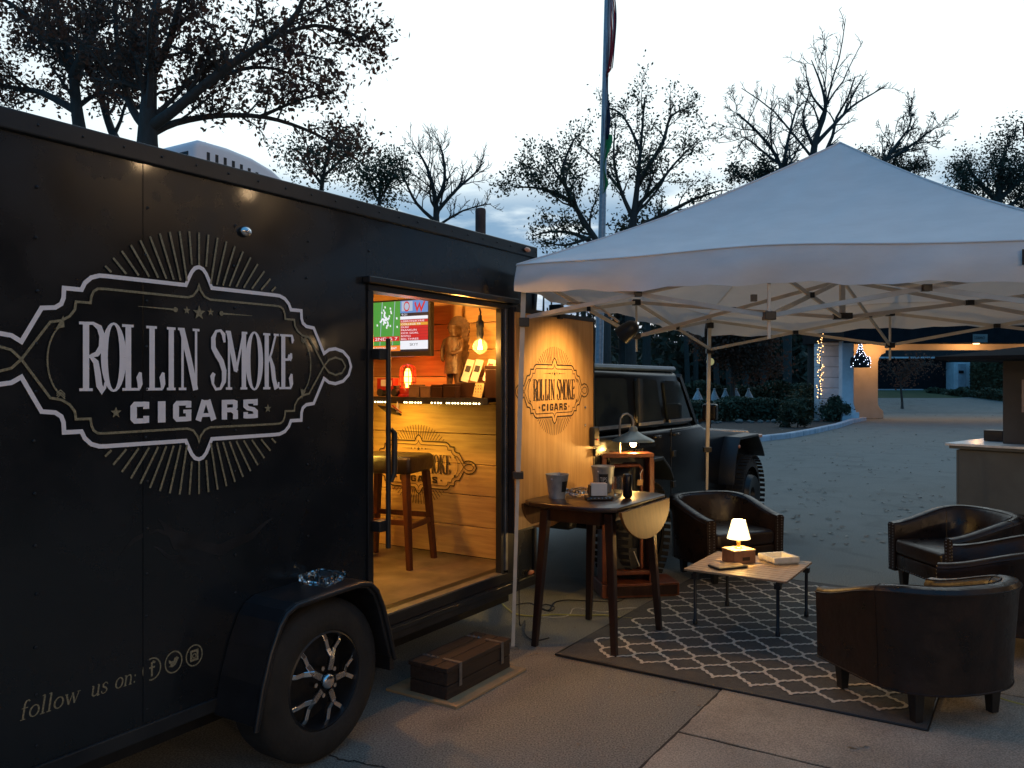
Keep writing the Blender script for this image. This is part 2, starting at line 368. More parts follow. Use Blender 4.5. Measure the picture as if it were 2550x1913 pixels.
HI = [(0,.319),(.007,.295),(.027,.270),(.053,.261),(.394,.262),(.425,.260),(.440,.250),(.449,.230),(.452,.207),(.505,.207),(.509,.179),(.527,.155),(.555,.138),(.595,.130),(.690,.0),(.722,-.030),(.765,-.042),(.81,-.032),(.834,.0)]
def emblem(parent, fr, mo, mg, mt, fat=1.0):
    """fr(x, z, k): plane coordinates -> parent frame, k = layer"""
    lay = [0]
    def F_(): lay[0] += 1; k = lay[0]; return lambda x, z: fr(x, z, k*.000018+.0010)
    root = MB()
    def mir(h): return h+[(x,-z) for x,z in h[::-1][1:]]+[(-x,-z) for x,z in h[1:]]+[(-x,z) for x,z in h[::-1][1:-1]]
    strip(root, mir(HO), .0155*fat, F_(), True)
    o = root.build('emblem_outline', mo, parent, fix=False)
    g = MB()
    strip(g, [p for p in HI[::-1]]+[(-x,z) for x,z in HI[1:]], .009*fat, F_()); strip(g, [(x,-z) for x,z in HI[::-1]]+[(-x,-z) for x,z in HI[1:]], .009*fat, F_())
    for i in range(36):
        for sg in (1,-1):
            a = R(90-49+98*i/35.0*1.0) if False else None
    for i in range(-10, 11):
        a = R(90+i*4.9); 
        r0 = (.325/math.sin(a)) if abs(i) > 1 else .395
        for sg in (1,-1):
            if r0 < .515: strip(g, [(r0*math.cos(a), sg*r0*math.sin(a)), (.527*math.cos(a), sg*.527*math.sin(a))], .0085*fat, F_())
    for (x, z, r) in ((0,.203,.030),(-.057,.209,.017),(.055,.210,.017),(-.356,-.188,.022),(.352,-.192,.020)): star2(g, (x,z), r, F_())
    for sg in (1,-1):
        disc2(g, (sg*.108,.208), .010, F_()); strip(g, [(sg*.108,.208),(sg*.267,.209)], [.008*fat,.0015], F_())
        arc = [(sg*(.52+.085*math.cos(b))*1, .10*1.35*math.sin(b)+0) for b in [R(-62+124*i/14) for i in range(15)]]
        strip(g, arc, .006*fat, F_())
        e = arc[-1] if sg < 0 else arc[0]; s_ = 1 if sg < 0 else -1
        g.add([F_()(e[0]-.018, e[1]-.012*s_), F_()(e[0]+.014, e[1]-.004*s_), F_()(e[0]+(.010 if sg<0 else -.010)*1, e[1]+.036*s_)], [(0,1,2)])
        e2 = arc[0] if sg < 0 else arc[-1]
        for q in range(3): strip(g, [(e2[0], e2[1]+q*.008*s_), (e2[0]+.016, e2[1]-(.016-q*.008)*s_)], .004, F_()); strip(g, [(e2[0], e2[1]+q*.008*s_), (e2[0]-.014, e2[1]-(.012-q*.008)*s_)], .004, F_())
    g.build('emblem_rays_and_inner_line', mg, parent, fix=False)
    t = MB()
    for ch, a, b in WORDS:
        for pts, ws in glyph(ch, a, b, -.108, .138): strip(t, pts, [w*fat for w in ws], F_())
    t.build('emblem_name', mt, parent, fix=False)
    tw = MB(); H_ = .0265; V_ = .019
    BL = {'C':[([(.98,.68),(.98,.86),(.80,.97)],0)], }
    def bs_(pts, w): strip(tw, pts, w, F_())
    for ch, a, b in (('C',-.300,-.222),('I',-.186,-.153),('G',-.12,-.037),('A',-.019,.082),('R',.108,.188),('S',.217,.296)):
        z0, z1 = -.232, -.150; X = lambda x, z: (a+(b-a)*x, z0+(z1-z0)*z); hw = H_/(b-a)/2; hv = V_/(z1-z0)/2
        if ch == 'I': bs_([X(.5,0), X(.5,1)], (b-a))
        elif ch in 'CG':
            bs_([X(1-hw,.66),X(1-hw,1-hv*1.2),X(1-hw*1.6,1-hv),X(hw*1.5,1-hv),X(hw,1-hv*2),X(hw,hv*2),X(hw*1.5,hv),X(1-hw*1.6,hv),X(1-hw,hv*1.2),X(1-hw,.34 if ch == 'C' else .5)], [H_*.95]*2+[V_]*2+[H_]*2+[V_]*2+[H_*.95]*2)
            if ch == 'G': bs_([X(1,.48),X(.55,.48)], V_*.75)
        elif ch == 'A': bs_([X(.13,0),X(.42,1)], H_); bs_([X(.87,0),X(.58,1)], H_); bs_([X(.25,.27),X(.75,.27)], V_*.8); bs_([X(.36,.9),X(.64,.9)], V_*.9)
        elif ch == 'R': bs_([X(hw,0),X(hw,1)], H_); bs_([X(.1,1-hv),X(.75,1-hv),X(1-hw*.9,.84),X(1-hw*.9,.62),X(.75,.48),X(.2,.48)], [V_,V_,H_*.9,H_*.9,V_,V_]); bs_([X(.62,.48),X(1-hw*.8,.36),X(1-hw*.8,0)], [V_,H_*.9,H_])
        elif ch == 'S': bs_([X(1-hw,.68),X(1-hw,.88),X(.75,1-hv),X(.3,1-hv),X(hw,.86),X(hw,.66),X(.3,.54),X(.72,.46),X(1-hw,.34),X(1-hw,.14),X(.7,hv),X(.28,hv),X(hw,.14),X(hw,.34)], [H_*.9,H_*.9,V_,V_,H_*.95,H_*.95,V_,V_,H_*.95,H_*.95,V_,V_,H_*.9,H_*.9])
    tw.build('emblem_word', mt, parent, fix=False)
# ------------------------------------------------------------------ ground and setting
def sheet(name, pts, z, m):
    return struct(MB().add([(x,y,z) for x,y in pts], [tuple(range(len(pts)))]).build(name, m, fix=False))
sheet('lawn', [(-400,-60),(400,-60),(400,600),(-400,600)], -.012, M['grass'])
kin = [(-30,16.5),(-8,17.6),(0,18.9),(4,20.6),(6.5,22.56),(8.2,24.4),(9.74,26.6),(11.9,30.0),(13.9,33.6),(15.2,35.5)]
sheet('driveway', [(-30,-40),(60,-40),(60,38)]+[(60,45.5),(17,45.5),(15,44),(14.6,40)]+kin[::-1], 0, M['asphalt'])
bed = [(x,y) for x,y in kin]+[(15.2,37.5),(10,37),(5,35.2),(-5,32),(-30,30)]
sheet('mulch_bed', bed, -.004, M['mulch'])
def offset(pts, w):
    r = []
    for i, p in enumerate(pts):
        a = Vector(pts[max(i-1,0)]); b = Vector(pts[min(i+1,len(pts)-1)]); d = (b-a).normalized(); r.append((p[0]-d.y*w, p[1]+d.x*w))
    return r
ko = offset(kin, .22); kb = MB()
def fine(pts, n):
    r = []
    for i in range(len(pts)-1):
        for k in range(n):
            r.append(tuple(a+(b-a)*k/n for a, b in zip(pts[i], pts[i+1])))
    return r+[pts[-1]]
kf, kg = fine(kin, 2), fine(ko, 2)
for i in range(len(kf)-1):
    a, b, c, d = kf[i], kf[i+1], kg[i+1], kg[i]; g = .03
    t1 = lambda p, q, t: (p[0]+(q[0]-p[0])*t, p[1]+(q[1]-p[1])*t)
    a2, b2, c2, d2 = t1(a,b,g/2), t1(a,b,1-g/2), t1(d,c,1-g/2), t1(d,c,g/2)
    kb.prism([a2, b2, c2, d2], -.05, .15)
kroot = struct(kb.build('kerb', M['kerb'], bevel=.03))
def ss(t): t = max(0, min(1, t)); return t*t*(3-2*t)
def rise(x, y):
    l_, r_ = 1.45*ss((y-35)/22), 1.18*ss((y-45)/10); k = ss((x-13.5)/3); return l_*(1-k)+r_*k
def rise_sheet(name, x0, x1, y0, y1, nx, ny, m, dz, clip=None):
    mb = MB()
    for i in range(nx+1):
        for j in range(ny+1):
            x, y = x0+(x1-x0)*i/nx, y0+(y1-y0)*j/ny
            if clip: x, y = clip(x, y)
            mb.v.append((x, y, rise(x, y)+dz))
    mb.f = [(i*(ny+1)+j, (i+1)*(ny+1)+j, (i+1)*(ny+1)+j+1, i*(ny+1)+j+1) for i in range(nx) for j in range(ny)]
    return struct(mb.build(name, m, smooth='all', fix=False))
rise_sheet('lawn_rise', -60, 80, 34, 160, 70, 63, M['grass'], -.03)
rise_sheet('driveway_rise', 17, 60, 44, 50.4, 30, 10, M['asphalt'], .012, lambda x, y: (x, 44+(y-44)*(1 if x < 27 else 1+min(1,(x-27)/4)*.18)))
# concrete slabs under the near corner of the rug
pad = struct(MB().add([TW(2.0,1.462,.002), TW(2.0,-3.2,.002), TW(6.52,-3.2,.002), TW(6.52,1.462,.002)], [(0,1,2,3)]).build('slab_bedding', M['joint'], fix=False))
ju = [1.2, 2.42, 3.72, 5.10, 6.5, 8.1]; jy = [1.455, -.62, -3.1]
rnd = random.Random(3)
for i in range(5):
    for j in range(2):
        a, b, c, d = ju[i]+.011, ju[i+1]-.011, jy[j+1]+.011, jy[j]-.008*(1 if j == 0 else 1)
        if i == 4: continue
        sb = MB(); nn = 24
        rim = []
        for (p, q) in (((a,c),(b,c)),((b,c),(b,d)),((b,d),(a,d)),((a,d),(a,c))):
            for k in range(nn): t = k/nn; rim.append((p[0]+(q[0]-p[0])*t+rnd.uniform(-.004,.004), p[1]+(q[1]-p[1])*t+rnd.uniform(-.004,.004)))
        w = [TW(u, y) for u, y in rim]
        sb.prism([(p.x, p.y) for p in w], -.02, .006+.001*((i+j) % 2))
        sb.build('slab', M['concrete'], pad) if False else None
        me = sb.build('slab', M['concrete'])
        me.parent = pad
# cracks in the asphalt
for k, pts in enumerate(([(820,1880),(850,1893),(885,1896),(915,1903),(950,1909),(990,1925)], [(985,1925),(1060,1932)])):
    c = MB(); pp = [G(*p, .001) for p in pts]; q = []
    for a, b in zip(pp, pp[1:]):
        for t in range(6): q.append(a.lerp(b, t/6)+Vector((rnd.uniform(-.006,.006), rnd.uniform(-.006,.006), 0)))
    for a, b in zip(q, q[1:]):
        w = rnd.uniform(.004,.008); d = (b-a).normalized(); n_ = Vector((-d.y,d.x,0))*w
        c.add([a-n_, b-n_, b+n_, a+n_], [(0,1,2,3)])
    struct(c.build('asphalt_crack', M['joint'], fix=False))
# ------------------------------------------------------------------ trailer
tr = thing('trailer', 'long glossy black enclosed trailer with big white cigar emblem and open lit doorway', 'trailer', (3.0, 3.9, 0), 'T')
Y0 = 2.87; Y1 = 4.92; U0, U1 = -1.4, 4.74; ZB, ZT = .36, 2.50; DU0, DU1, DZ0, DZ1 = 3.16, 4.335, .45, 2.12
seams = [U0, -.54, .68, 1.90, DU0-.04]
for a, b in zip(seams, seams[1:]): box('side_panel', M['black'], tr, a+.001, b-.001, Y0, Y0+.03, ZB, ZT)
box('side_panel', M['black'], tr, DU0-.04, U1, Y0, Y0+.03, DZ1+.03, ZT)
box('side_panel', M['black'], tr, DU1+.2, U1, Y0, Y0+.03, ZB, DZ1+.03)
for s in seams[1:4]: box('seam_strip', M['black'], tr, s-.012, s+.012, Y0-.003, Y0, ZB+.01, ZT-.01)
box('top_rail', M['rail'], tr, U0, U1+.03, Y0-.018, Y0+.05, 2.488, 2.560, bevel=.006)
box('bottom_rail', M['rail'], tr, U0, U1+.03, Y0-.012, Y0+.05, .305, .36, bevel=.004)
box('corner_post', M['rail'], tr, U1, U1+.03, Y0-.012, Y0+.05, .36, 2.488, bevel=.004)
box('roof', M['rail'], tr, U0, U1+.03, Y0+.05, Y1, 2.53, 2.552)
box('front_wall', M['black'], tr, U1, U1+.028, Y0+.05, Y1, .36, 2.53)
box('far_wall', M['black'], tr, U0, U1, Y1, Y1+.03, .36, 2.53)
box('rear_wall', M['black'], tr, U0-.03, U0, Y0+.03, Y1, .36, 2.53)
box('underframe', M['satin'], tr, U0, U1, Y0+.05, Y1, .30, .40)
for yy in (3.0, 4.8): box('frame_rail', M['satin'], tr, U0+.2, U1-.1, yy, yy+.06, .20, .298)
# screws
s = MB()
for k in range(-7, 7):
    u = 1.90+.41*k
    if u < U0 or u > 3.15 and u < DU1+.2 or u > U1: continue
    for j in range(12):
        z = .42+.172*j+rnd.uniform(-.01,.01)
        if z < 2.47: s.ball((u+rnd.uniform(-.006,.006), Y0-.004, z), .006, .004, .006, 6, 4)
for j in range(40): s.ball((U0+.1+j*.155, Y0-.020, 2.525), .005, .004, .005, 6, 4)
tag(s.build('panel_screws', M['satin'], tr), kind='stuff')
# door surround
box('door_jamb', M['satin'], tr, DU0-.038, DU0, Y0-.012, Y0+.09, DZ0, DZ1, bevel=.003)
box('door_jamb', M['satin'], tr, DU1, DU1+.03, Y0-.012, Y0+.03, DZ0, DZ1, bevel=.003)
box('hinge_strip', M['steel'], tr, DU1+.036, DU1+.064, Y0-.022, Y0+.02, DZ0+.02, DZ1, bevel=.003)
box('hinge_strip', M['satin'], tr, DU1+.070, DU1+.2, Y0-.016, Y0+.03, DZ0, DZ1+.0, bevel=.003)
box('door_header', M['satin'], tr, DU0-.038, DU1+.20, Y0-.012, Y0+.09, DZ1+.001, DZ1+.03)
MB().uprism([(DU0-.07,2.155),(DU1+.16,2.155),(DU1+.16,2.19),(DU0-.07,2.19)], Y0-.05, Y0-.001).build('drip_rail', M['rail'], tr, bevel=.006)
box('door_sill', M['satin'], tr, DU0-.038, DU1+.2, Y0-.014, Y0+.12, DZ0-.06, DZ0, bevel=.004)
box('sill_trim', M['steel'], tr, DU0, DU1, Y0-.016, Y0+.04, DZ0+.001, DZ0+.009)
box('sill_trim', M['rail'], tr, DU0-.03, U1, Y0-.02, Y0-.001, .345, .375, bevel=.004)
box('lower_step_rail', M['rail'], tr, DU0, DU1+.2, Y0-.016, Y0-.001, .36+.002+.013, DZ0-.062)
# cam bar by the left jamb
cb = MB().cyl((3.205, 2.80, .815), (3.205, 2.80, 1.88), .013, 12).build('cam_bar', M['plastic'], tr, smooth=True)
for z in (.93, 1.80): box('cam_bracket', M['plastic'], cb, 3.14, 3.215, 2.80, 2.857, z-.028, z+.028, bevel=.006)
MB().tube([(3.215,2.79,1.15),(3.235,2.785,1.20),(3.235,2.785,1.40),(3.215,2.79,1.42)], [.010,.015,.015,.010], 8).build('cam_handle', M['plastic'], cb, smooth=True)
# marker lamps
amb = mat('amber_lens', (.5,.16,.05), .2, c2=(.6,.3,.2), scale=60)
for (u, z, y) in ((4.62, 2.524, Y0-.030), (4.68, .40, Y0-.02), (.3, 2.524, Y0-.03)):
    MB().ball((u, y, z), .036, .014, .016, 12, 6).build('marker_lamp', amb, tr, smooth=True)
MB().ball((2.36, Y0-.012, 2.30), .03, .016, .022, 14, 8).build('dome_lamp', M['chrome'], tr, smooth=True)
# interior
box('floor', M['floor'], tr, 1.0, U1-.06, Y0+.12, Y1-.005, .40, DZ0)
zz = [.452,.66,.875,1.09,1.30,1.51,1.70,1.885,2.07,2.25,2.44]
for a, b in zip(zz, zz[1:]):
    o = box('wall_plank', M['plank'], tr, U1-.058+rnd.uniform(0,.004), U1-.03, Y0+.031, Y1-.02, a, b-.004, bevel=.003)
pl0 = U1-.06
box('far_side_lining', M['plank'], tr, 1.0, pl0-.002, Y1-.02, Y1-.006, .452, 2.44)
box('ceiling', M['plank'], tr, 1.0, pl0+.03, Y0+.031, Y1-.021, 2.441, 2.46)
box('cabin_partition', M['plank'], tr, 1.0, 1.03, Y0+.031, Y1-.021, .452, 2.44)
box('near_side_lining', M['plank'], tr, 1.031, DU0-.04, Y0+.031, Y0+.045, .452, 2.44)
box('conduit', mat('pale_trim_board', (.60,.42,.18), .5, c2=(.55,.36,.15), scale=6, stretch=(1,1,.3)), tr, pl0-.022, pl0-.003, 3.40, 3.49, 1.56, 2.44)
# interior emblem on the planks (read from -x, so x maps to -y)
def fint(x, z, k): s_ = .585; return (pl0-.001-k, 3.80-x*s_, 1.065+z*s_*.93)
emblem(tr, fint, M['ink'], M['ink'], M['ink'], 1.0)
# exterior emblem
emblem(tr, lambda x, z, k: (2.132+x, Y0-.004-k, 1.735+z), M['white'], M['gold'], M['white'])
# follow us on
fu = lambda x, z: (x, Y0-.0015, z)
def serif_word(word, x0, x1, z0, h):
    xh = .60; adv = {'f':.42,'o':.60,'l':.34,'w':.86,'u':.66,'s':.50,'n':.68,':':.30}; tot = sum(adv[c] for c in word); k = (x1-x0)/tot; mb = MB(); x = x0; ly = [0]
    for c in word:
        w = adv[c]*k; T_, t_2 = .0062, .0028; lx = x
        def S_(pts, ws):
            ly[0] += 1; q = ly[0]; strip(mb, [(lx+a*w+b*h*.16, z0+b*h) for a, b in pts], ws, lambda X_, Z_: (X_, Y0-.0012-.00002*q, Z_))
        sf = lambda a, b, r=.22: S_([(a-r, b), (a+r, b)], t_2)
        if c == 'f': S_([(.40,0),(.40,.80),(.52,.96),(.80,.99),(.98,.90)], [T_,T_,T_*.8,t_2,T_*.8]); sf(.4,0,.3); S_([(.08,xh),(.85,xh)], t_2)
        elif c == 'l': S_([(.45,0),(.45,1)], T_); sf(.45,0,.36); S_([(.1,.97),(.45,1)], t_2)
        elif c == 'o': S_([(.5+.38*math.cos(a), xh/2+xh/2*math.sin(a)) for a in [2*math.pi*q/18 for q in range(19)]], [t_2+(T_-t_2)*abs(math.cos(2*math.pi*q/18)) for q in range(19)])
        elif c == 'w': S_([(.10,xh),(.32,0)], T_); S_([(.32,0),(.50,xh)], t_2); S_([(.50,xh),(.70,0)], T_); S_([(.70,0),(.90,xh)], t_2); sf(.1,xh,.1); sf(.5,xh,.08); sf(.9,xh,.1)
        elif c == 'u': S_([(.20,xh),(.20,.12),(.34,.0),(.55,.03),(.72,.16)], [T_,T_,T_*.8,t_2,t_2]); S_([(.74,xh),(.74,0),(.92,.0)], [T_,T_,t_2]); S_([(.05,xh),(.22,xh)], t_2); S_([(.6,xh),(.76,xh)], t_2)
        elif c == 'n': S_([(.22,0),(.22,xh)], T_); S_([(.22,.44),(.42,.59),(.62,.58),(.74,.44),(.74,0)], [t_2,t_2,T_*.8,T_,T_]); sf(.22,0,.16); sf(.74,0,.16); S_([(.05,xh),(.22,xh)], t_2)
        elif c == 's': S_([(.82,.46),(.72,.57),(.45,.61),(.22,.52),(.28,.38),(.62,.28),(.82,.16),(.66,.02),(.36,-.01),(.14,.06),(.12,.16)], [t_2,t_2,t_2,T_*.8,T_,T_,T_*.8,t_2,t_2,t_2,T_*.7])
        elif c == ':': S_([(.2,.06),(.5,.06)], .006); S_([(.2,.44),(.5,.44)], .006)
        x += w
    return mb.build('side_lettering', M['gold'], tr, fix=False)
serif_word('follow', 1.437, 1.640, .531, .061); serif_word('us', 1.680, 1.748, .531, .061); serif_word('on:', 1.772, 1.862, .531, .061)
for i, u in enumerate((1.924, 2.018, 2.112)):
    g = MB(); fr = lambda x, z, u=u: (u+x, Y0-.0015-.0001*len(g.v), .562+z)
    frn = lambda x, z, u=u: (u+x, Y0-.0020, .562+z)
    strip(g, [(.037*math.cos(2*math.pi*k/24), .041*math.sin(2*math.pi*k/24)) for k in range(24)], .0055, frn, True)
    if i == 0: strip(g, [(.014,.022),(.006,.027),(.0,.022),(0,-.028)], .008, frn); strip(g, [(-.011,.006),(.013,.006)], .0065, lambda x, z, u=u: (u+x, Y0-.0022, .562+z))
    if i == 1:
        for q in ([(-.022,.014),(-.012,.006),(.0,.005),(.004,.016),(.014,.018),(.024,.012),(.016,.0),(.010,-.012),(-.004,-.019),(-.022,-.014),(-.012,-.008),(-.020,.0)],):
            g.add([frn(.002,-.003)]+[frn(*p) for p in q], [(0,1+k,1+(k+1)%len(q)) for k in range(len(q))])
    if i == 2:
        strip(g, [(-.015,-.018),(.015,-.018),(.015,.018),(-.015,.018)], .009, frn, True)
        strip(g, [(.008*math.cos(2*math.pi*k/12), -.002+.008*math.sin(2*math.pi*k/12)) for k in range(12)], .004, lambda x, z, u=u: (u+x, Y0-.0024, .562+z), True)
        disc2(g, (.010,.013), .003, lambda x, z, u=u: (u+x, Y0-.0026, .562+z))
    g.build('side_icon', M['gold'], tr, fix=False)
# faint grey smoke wisps printed on the side
smk = mat('printed_smoke_grey', (.020,.022,.026), .35, c2=(.008,.009,.011), scale=7)
for q, (pts, ws) in enumerate((([(1.80,1.02),(1.85,1.07),(1.95,1.09),(2.06,1.05),(2.15,.99),(2.25,.965),(2.4,1.0),(2.52,1.06)], [.004,.02,.012,.03,.035,.05,.03,.004]),
        ([(1.95,1.13),(2.0,1.08),(2.04,1.03),(2.12,1.02),(2.17,1.05)], [.004,.03,.06,.05,.01]), ([(1.93,1.03),(2.0,.98),(2.08,.95),(2.14,.92)], [.004,.016,.02,.004]))):
    fp = []; fw = []
    for i in range(len(pts)-1):
        for t in range(5):
            fp.append((pts[i][0]+(pts[i+1][0]-pts[i][0])*t/5, pts[i][1]+(pts[i+1][1]-pts[i][1])*t/5+.004*math.sin(i*5+t))); fw.append(ws[i]+(ws[i+1]-ws[i])*t/5)
    g = MB(); strip(g, fp+[pts[-1]], fw+[ws[-1]], lambda x, z, q=q: (x, Y0-.001-.0001*q, z)); g.build('smoke_print', smk, tr, fix=False)
# fender: arch outline pulled out from the side
arch = [(2.20,.293),(2.235,.45),(2.277,.58),(2.325,.68),(2.36,.722),(2.41,.742),(2.55,.747),(2.70,.751),(2.80,.752),(2.86,.74),(2.905,.70),(2.945,.62),(2.985,.50),(3.03,.35)]
f = MB(); n = len(arch); YF = 2.61
inn = [((x-2.615)*.93+2.615, z-.03 if z > .4 else z) for x, z in arch]
vs = [(x,Y0-.001,z) for x,z in arch]+[(x,YF,z) for x,z in arch]+[(x,YF,z) for x,z in inn]+[(x,Y0-.001,z) for x,z in inn]
f.add(vs, [(k*n+i, k*n+i+1, ((k+1)%4)*n+i+1, ((k+1)%4)*n+i) for k in range(4) for i in range(n-1)]+[(0,n,2*n,3*n),(n-1,2*n-1,3*n-1,4*n-1)])
fen = f.build('fender', M['satin'], tr, bevel=.008, seg=3)
lip = MB().tube([(x, YF-.004, z-.012) for x, z in arch], .012, 8).build('fender_lip', M['satin'], fen, smooth=True)
box('fender_skirt', M['satin'], fen, 3.02, 3.05, YF+.02, Y0-.002, .28, .40)
# wheel
def wheel(parent, u, y, z, r, w, spokes=True, name='wheel'):
    ty = MB(); rr = r*.60
    prof = [(rr*.98, w*.92),(rr,w*.02),(rr*1.05,-.004),(r*.80,-.012),(r*.93,.004),(r*.985,.022),(r,.045),(r,w-.045),(r*.985,w-.02),(r*.93,w),(rr*1.04,w)]
    ty.lathe(prof, (0,0,0), 48, 'y'); ty.v = [(a+u, -b+y, c+z) for a, b, c in ty.v]
    to = ty.build(name+'_tyre', M['tire'], parent, smooth='all')
    rim = MB(); rim.lathe([(rr*1.02,.004),(rr*.97,-.002),(rr*.93,.02),(rr*.90,w*.6)], (0,0,0), 40, 'y')
    rim.v = [(a+u, -b+y, c+z) for a, b, c in rim.v]; rim.build('rim_barrel', M['satin'], parent, smooth=True)
    bk = MB(); bk.lathe([(0,w*.5),(rr*.92,w*.5)], (0,0,0), 32, 'y'); bk.v = [(a+u, -b+y, c+z) for a, b, c in bk.v]; bk.build('wheel_disc', M['plastic'], parent)
    return to
wh = MB()
WU, WY, WZ, WR = 2.615, 2.645, .352, .352
wheel(tr, WU, WY, WZ, WR, .21)
rr = WR*.60
for k in range(5):
    a0 = R(90+72*k-16); sp = MB()
    for dd in (-1, 1):
        pts = []
        for r_, off in ((.05,0),(.10,0.0),(.135,.14),(.175,.24),(.205,.27)):
            a = a0+dd*off; pts.append((WU+r_*math.cos(a), WY+.012-.02*(r_<.12)+.012*(r_>.19), WZ+r_*math.sin(a)))
        for p, q, w in zip(pts, pts[1:], (.030,.024,.021,.021)): sp.bar(p, q, .014, w, up=(0,1,0)) if False else sp.obox((Vector(p)+Vector(q))/2, (0,1,0), (Vector(q)-Vector(p)).cross(Vector((0,1,0))), Vector(q)-Vector(p), .009, w/2, (Vector(q)-Vector(p)).length/2+.004)
    sp.build('spoke', M['chrome'], tr, bevel=.003)
MB().lathe([(0,.028),(.024,.028),(.032,.022),(.034,0),(.034,-.03)], (WU, WY+.0, WZ), 24, 'y').build('hub_cap', M['chrome'], tr, smooth=True)
for k in range(5):
    a = R(90+72*k+20); MB().cyl((WU+.062*math.cos(a), WY+.03, WZ+.062*math.sin(a)), (WU+.062*math.cos(a), WY-.006, WZ+.062*math.sin(a)), .010, 6).build('lug_nut', M['chrome'], tr)
# roof air conditioner and vent pipe
acm = mat('white_plastic_shroud', (.84,.85,.87), .5, c2=(.78,.79,.81), scale=5)
pr = [(2.66,2.555),(2.66,2.872),(2.69,2.892),(2.86,2.892),(3.02,2.875),(3.16,2.84),(3.28,2.78),(3.38,2.69),(3.42,2.60),(3.42,2.555)]
ac = MB().uprism(pr, 3.60, 4.28).build('air_conditioner', acm, tr, bevel=.03, seg=3, smooth=True)
for k in range(11): box('vent_slot', M['plastic'], ac, 2.725+.052*k, 2.742+.052*k, 3.597, 3.61, 2.70, 2.835-.002*k*k*.5, fix=False)
for k in range(7): box('vent_slot', M['plastic'], ac, 2.657, 2.67, 3.68+.055*k, 3.697+.055*k, 2.66, 2.78)
for k in range(2): box('vent_slot', M['plastic'], ac, 2.657, 2.67, 3.66+.25*k, 3.86+.25*k, 2.815, 2.835)
MB().lathe([(.036,0),(.036,.24),(.037,.262),(.034,.278),(.02,.284),(0,.285)], (4.60,3.2,2.55), 16).build('vent_pipe', mat('rusty_brown_pipe', (.07,.05,.045), .8, c2=(.04,.03,.028), scale=20), tr, smooth=True)
# open door leaf swung flat against the side
DLY = 2.80; D0, D1, DZA, DZB = 4.40, 5.475, .722, 2.10
door = box('door', M['satin'], tr, D0-.005, D1+.012, DLY+.002, DLY+.045, DZA-.02, DZB+.03, bevel=.004)
box('door_lining', M['plyw'], door, D0, D1-.002, DLY-.006, DLY+.001, DZA, DZB)
box('door_edge_trim', M['plastic'], door, D1-.001, D1+.012, DLY-.010, DLY+.001, DZA, DZB+.03)
box('door_edge_trim', M['plastic'], door, D0, D1+.012, DLY-.010, DLY+.001, DZB+.0005, DZB+.03)
EU = 4.895; ES = (5.395-4.895)/.877
emblem(door, lambda x, z, k: (EU+x*ES, DLY-.0062-k, 1.598+z*ES), M['ink'], M['ink'], M['ink'], 1.1)
for z in (1.475, 1.345): MB().ball((5.335, DLY-.012, z), .010, .006, .010, 10, 6).build('door_bolt', M['chrome'], door, smooth=True)
dl = box('door_latch', M['plastic'], door, 5.40, 5.49, DLY-.05, DLY-.008, 1.185, 1.33, bevel=.01)
MB().ball((5.45, DLY-.052, 1.235), .006).build('latch_light', glow_mat('red_led', (1,.05,.02), 1.0), dl)
box('latch_bolt', M['satin'], dl, 5.46, 5.50, DLY-.03, DLY-.01, 1.11, 1.165, bevel=.006)
# tongue to the tow vehicle
MB().bar((4.75,3.3,.36),(5.6,3.85,.40),.07,.08).bar((4.75,4.5,.36),(5.6,3.95,.40),.07,.08).build('tow_tongue', M['satin'], tr)
# ------------------------------------------------------------------ inside the trailer
sh = thing('wall_shelf', 'dark bar shelf with a strip of tiny warm lights across the trailer wall', 'shelf', (4.5,3.9,1.54), 'T')
SU = 4.36
box('shelf_board', M['dwood'], sh, SU, pl0-.006, Y0+.10, Y1-.03, 1.528, 1.555, bevel=.004)
box('shelf_edge', M['plastic'], sh, SU-.012, SU-.001, Y0+.10, Y1-.03, 1.512, 1.556)
led = MB()
for k in range(46):
    y = 3.03+k*.024
    if k in (12,17,18,19,27,28,29,30,31): continue
    led.ball((SU-.016, y+rnd.uniform(-.004,.004), 1.520), .0055, n=6, m=4)
tag(led.build('strip_light_bulbs', glow_mat('warm_strip_led', (1,.80,.40), 9), sh), kind='stuff')
light('strip_light', 'AREA', (SU+.05, 3.85, 1.505), 25, (1,.58,.07), sh, sx=.05, sy=1.7, to=(SU+.22, 3.85, 1.0))
# television
tv = thing('television', 'flat television showing a football game on the trailer wall', 'television', (4.46,3.83,1.84), 'T')
TU = 4.44; ya, yb = 3.505, 4.15      # right edge (seen) .. left edge
box('tv_case', M['plastic'], tv, TU, TU+.045, ya, yb, 1.835, 2.235, bevel=.006)
box('tv_bracket', M['plastic'], tv, TU+.046, pl0-.004, 3.75, 3.95, 1.95, 2.12)
def tvq(name, a, b, z0, z1, m, k=0): # a,b: 0..1 from the left edge of the screen to the right
    A = 4.135-(4.135-3.523)*a; B = 4.135-(4.135-3.523)*b; x = TU-.001-.0006*k
    return MB().add([(x,A,z0),(x,B,z0),(x,B,z1),(x,A,z1)], [(0,1,2,3)]).build(name, m, tv, fix=False)
gm = {k: glow_mat('screen_'+k, c, s) for k, c, s in (('white',(.9,.93,1),.95),('red',(.75,.02,.03),.8),('orange',(1,.25,.03),.9),('blue',(.12,.32,.75),.8),('dark',(.02,.03,.05),.5),('amber',(.95,.45,.05),.8),('grey',(.45,.55,.7),.9))}
grn = mat('screen_green', (0,0,0), .5, emit=(.07,.36,.06), es=.9)
tvq('screen', 0, 1, 1.87, 2.222, gm['dark'])
tvq('screen_picture', 0, .60, 1.915, 2.222, grn, 1)
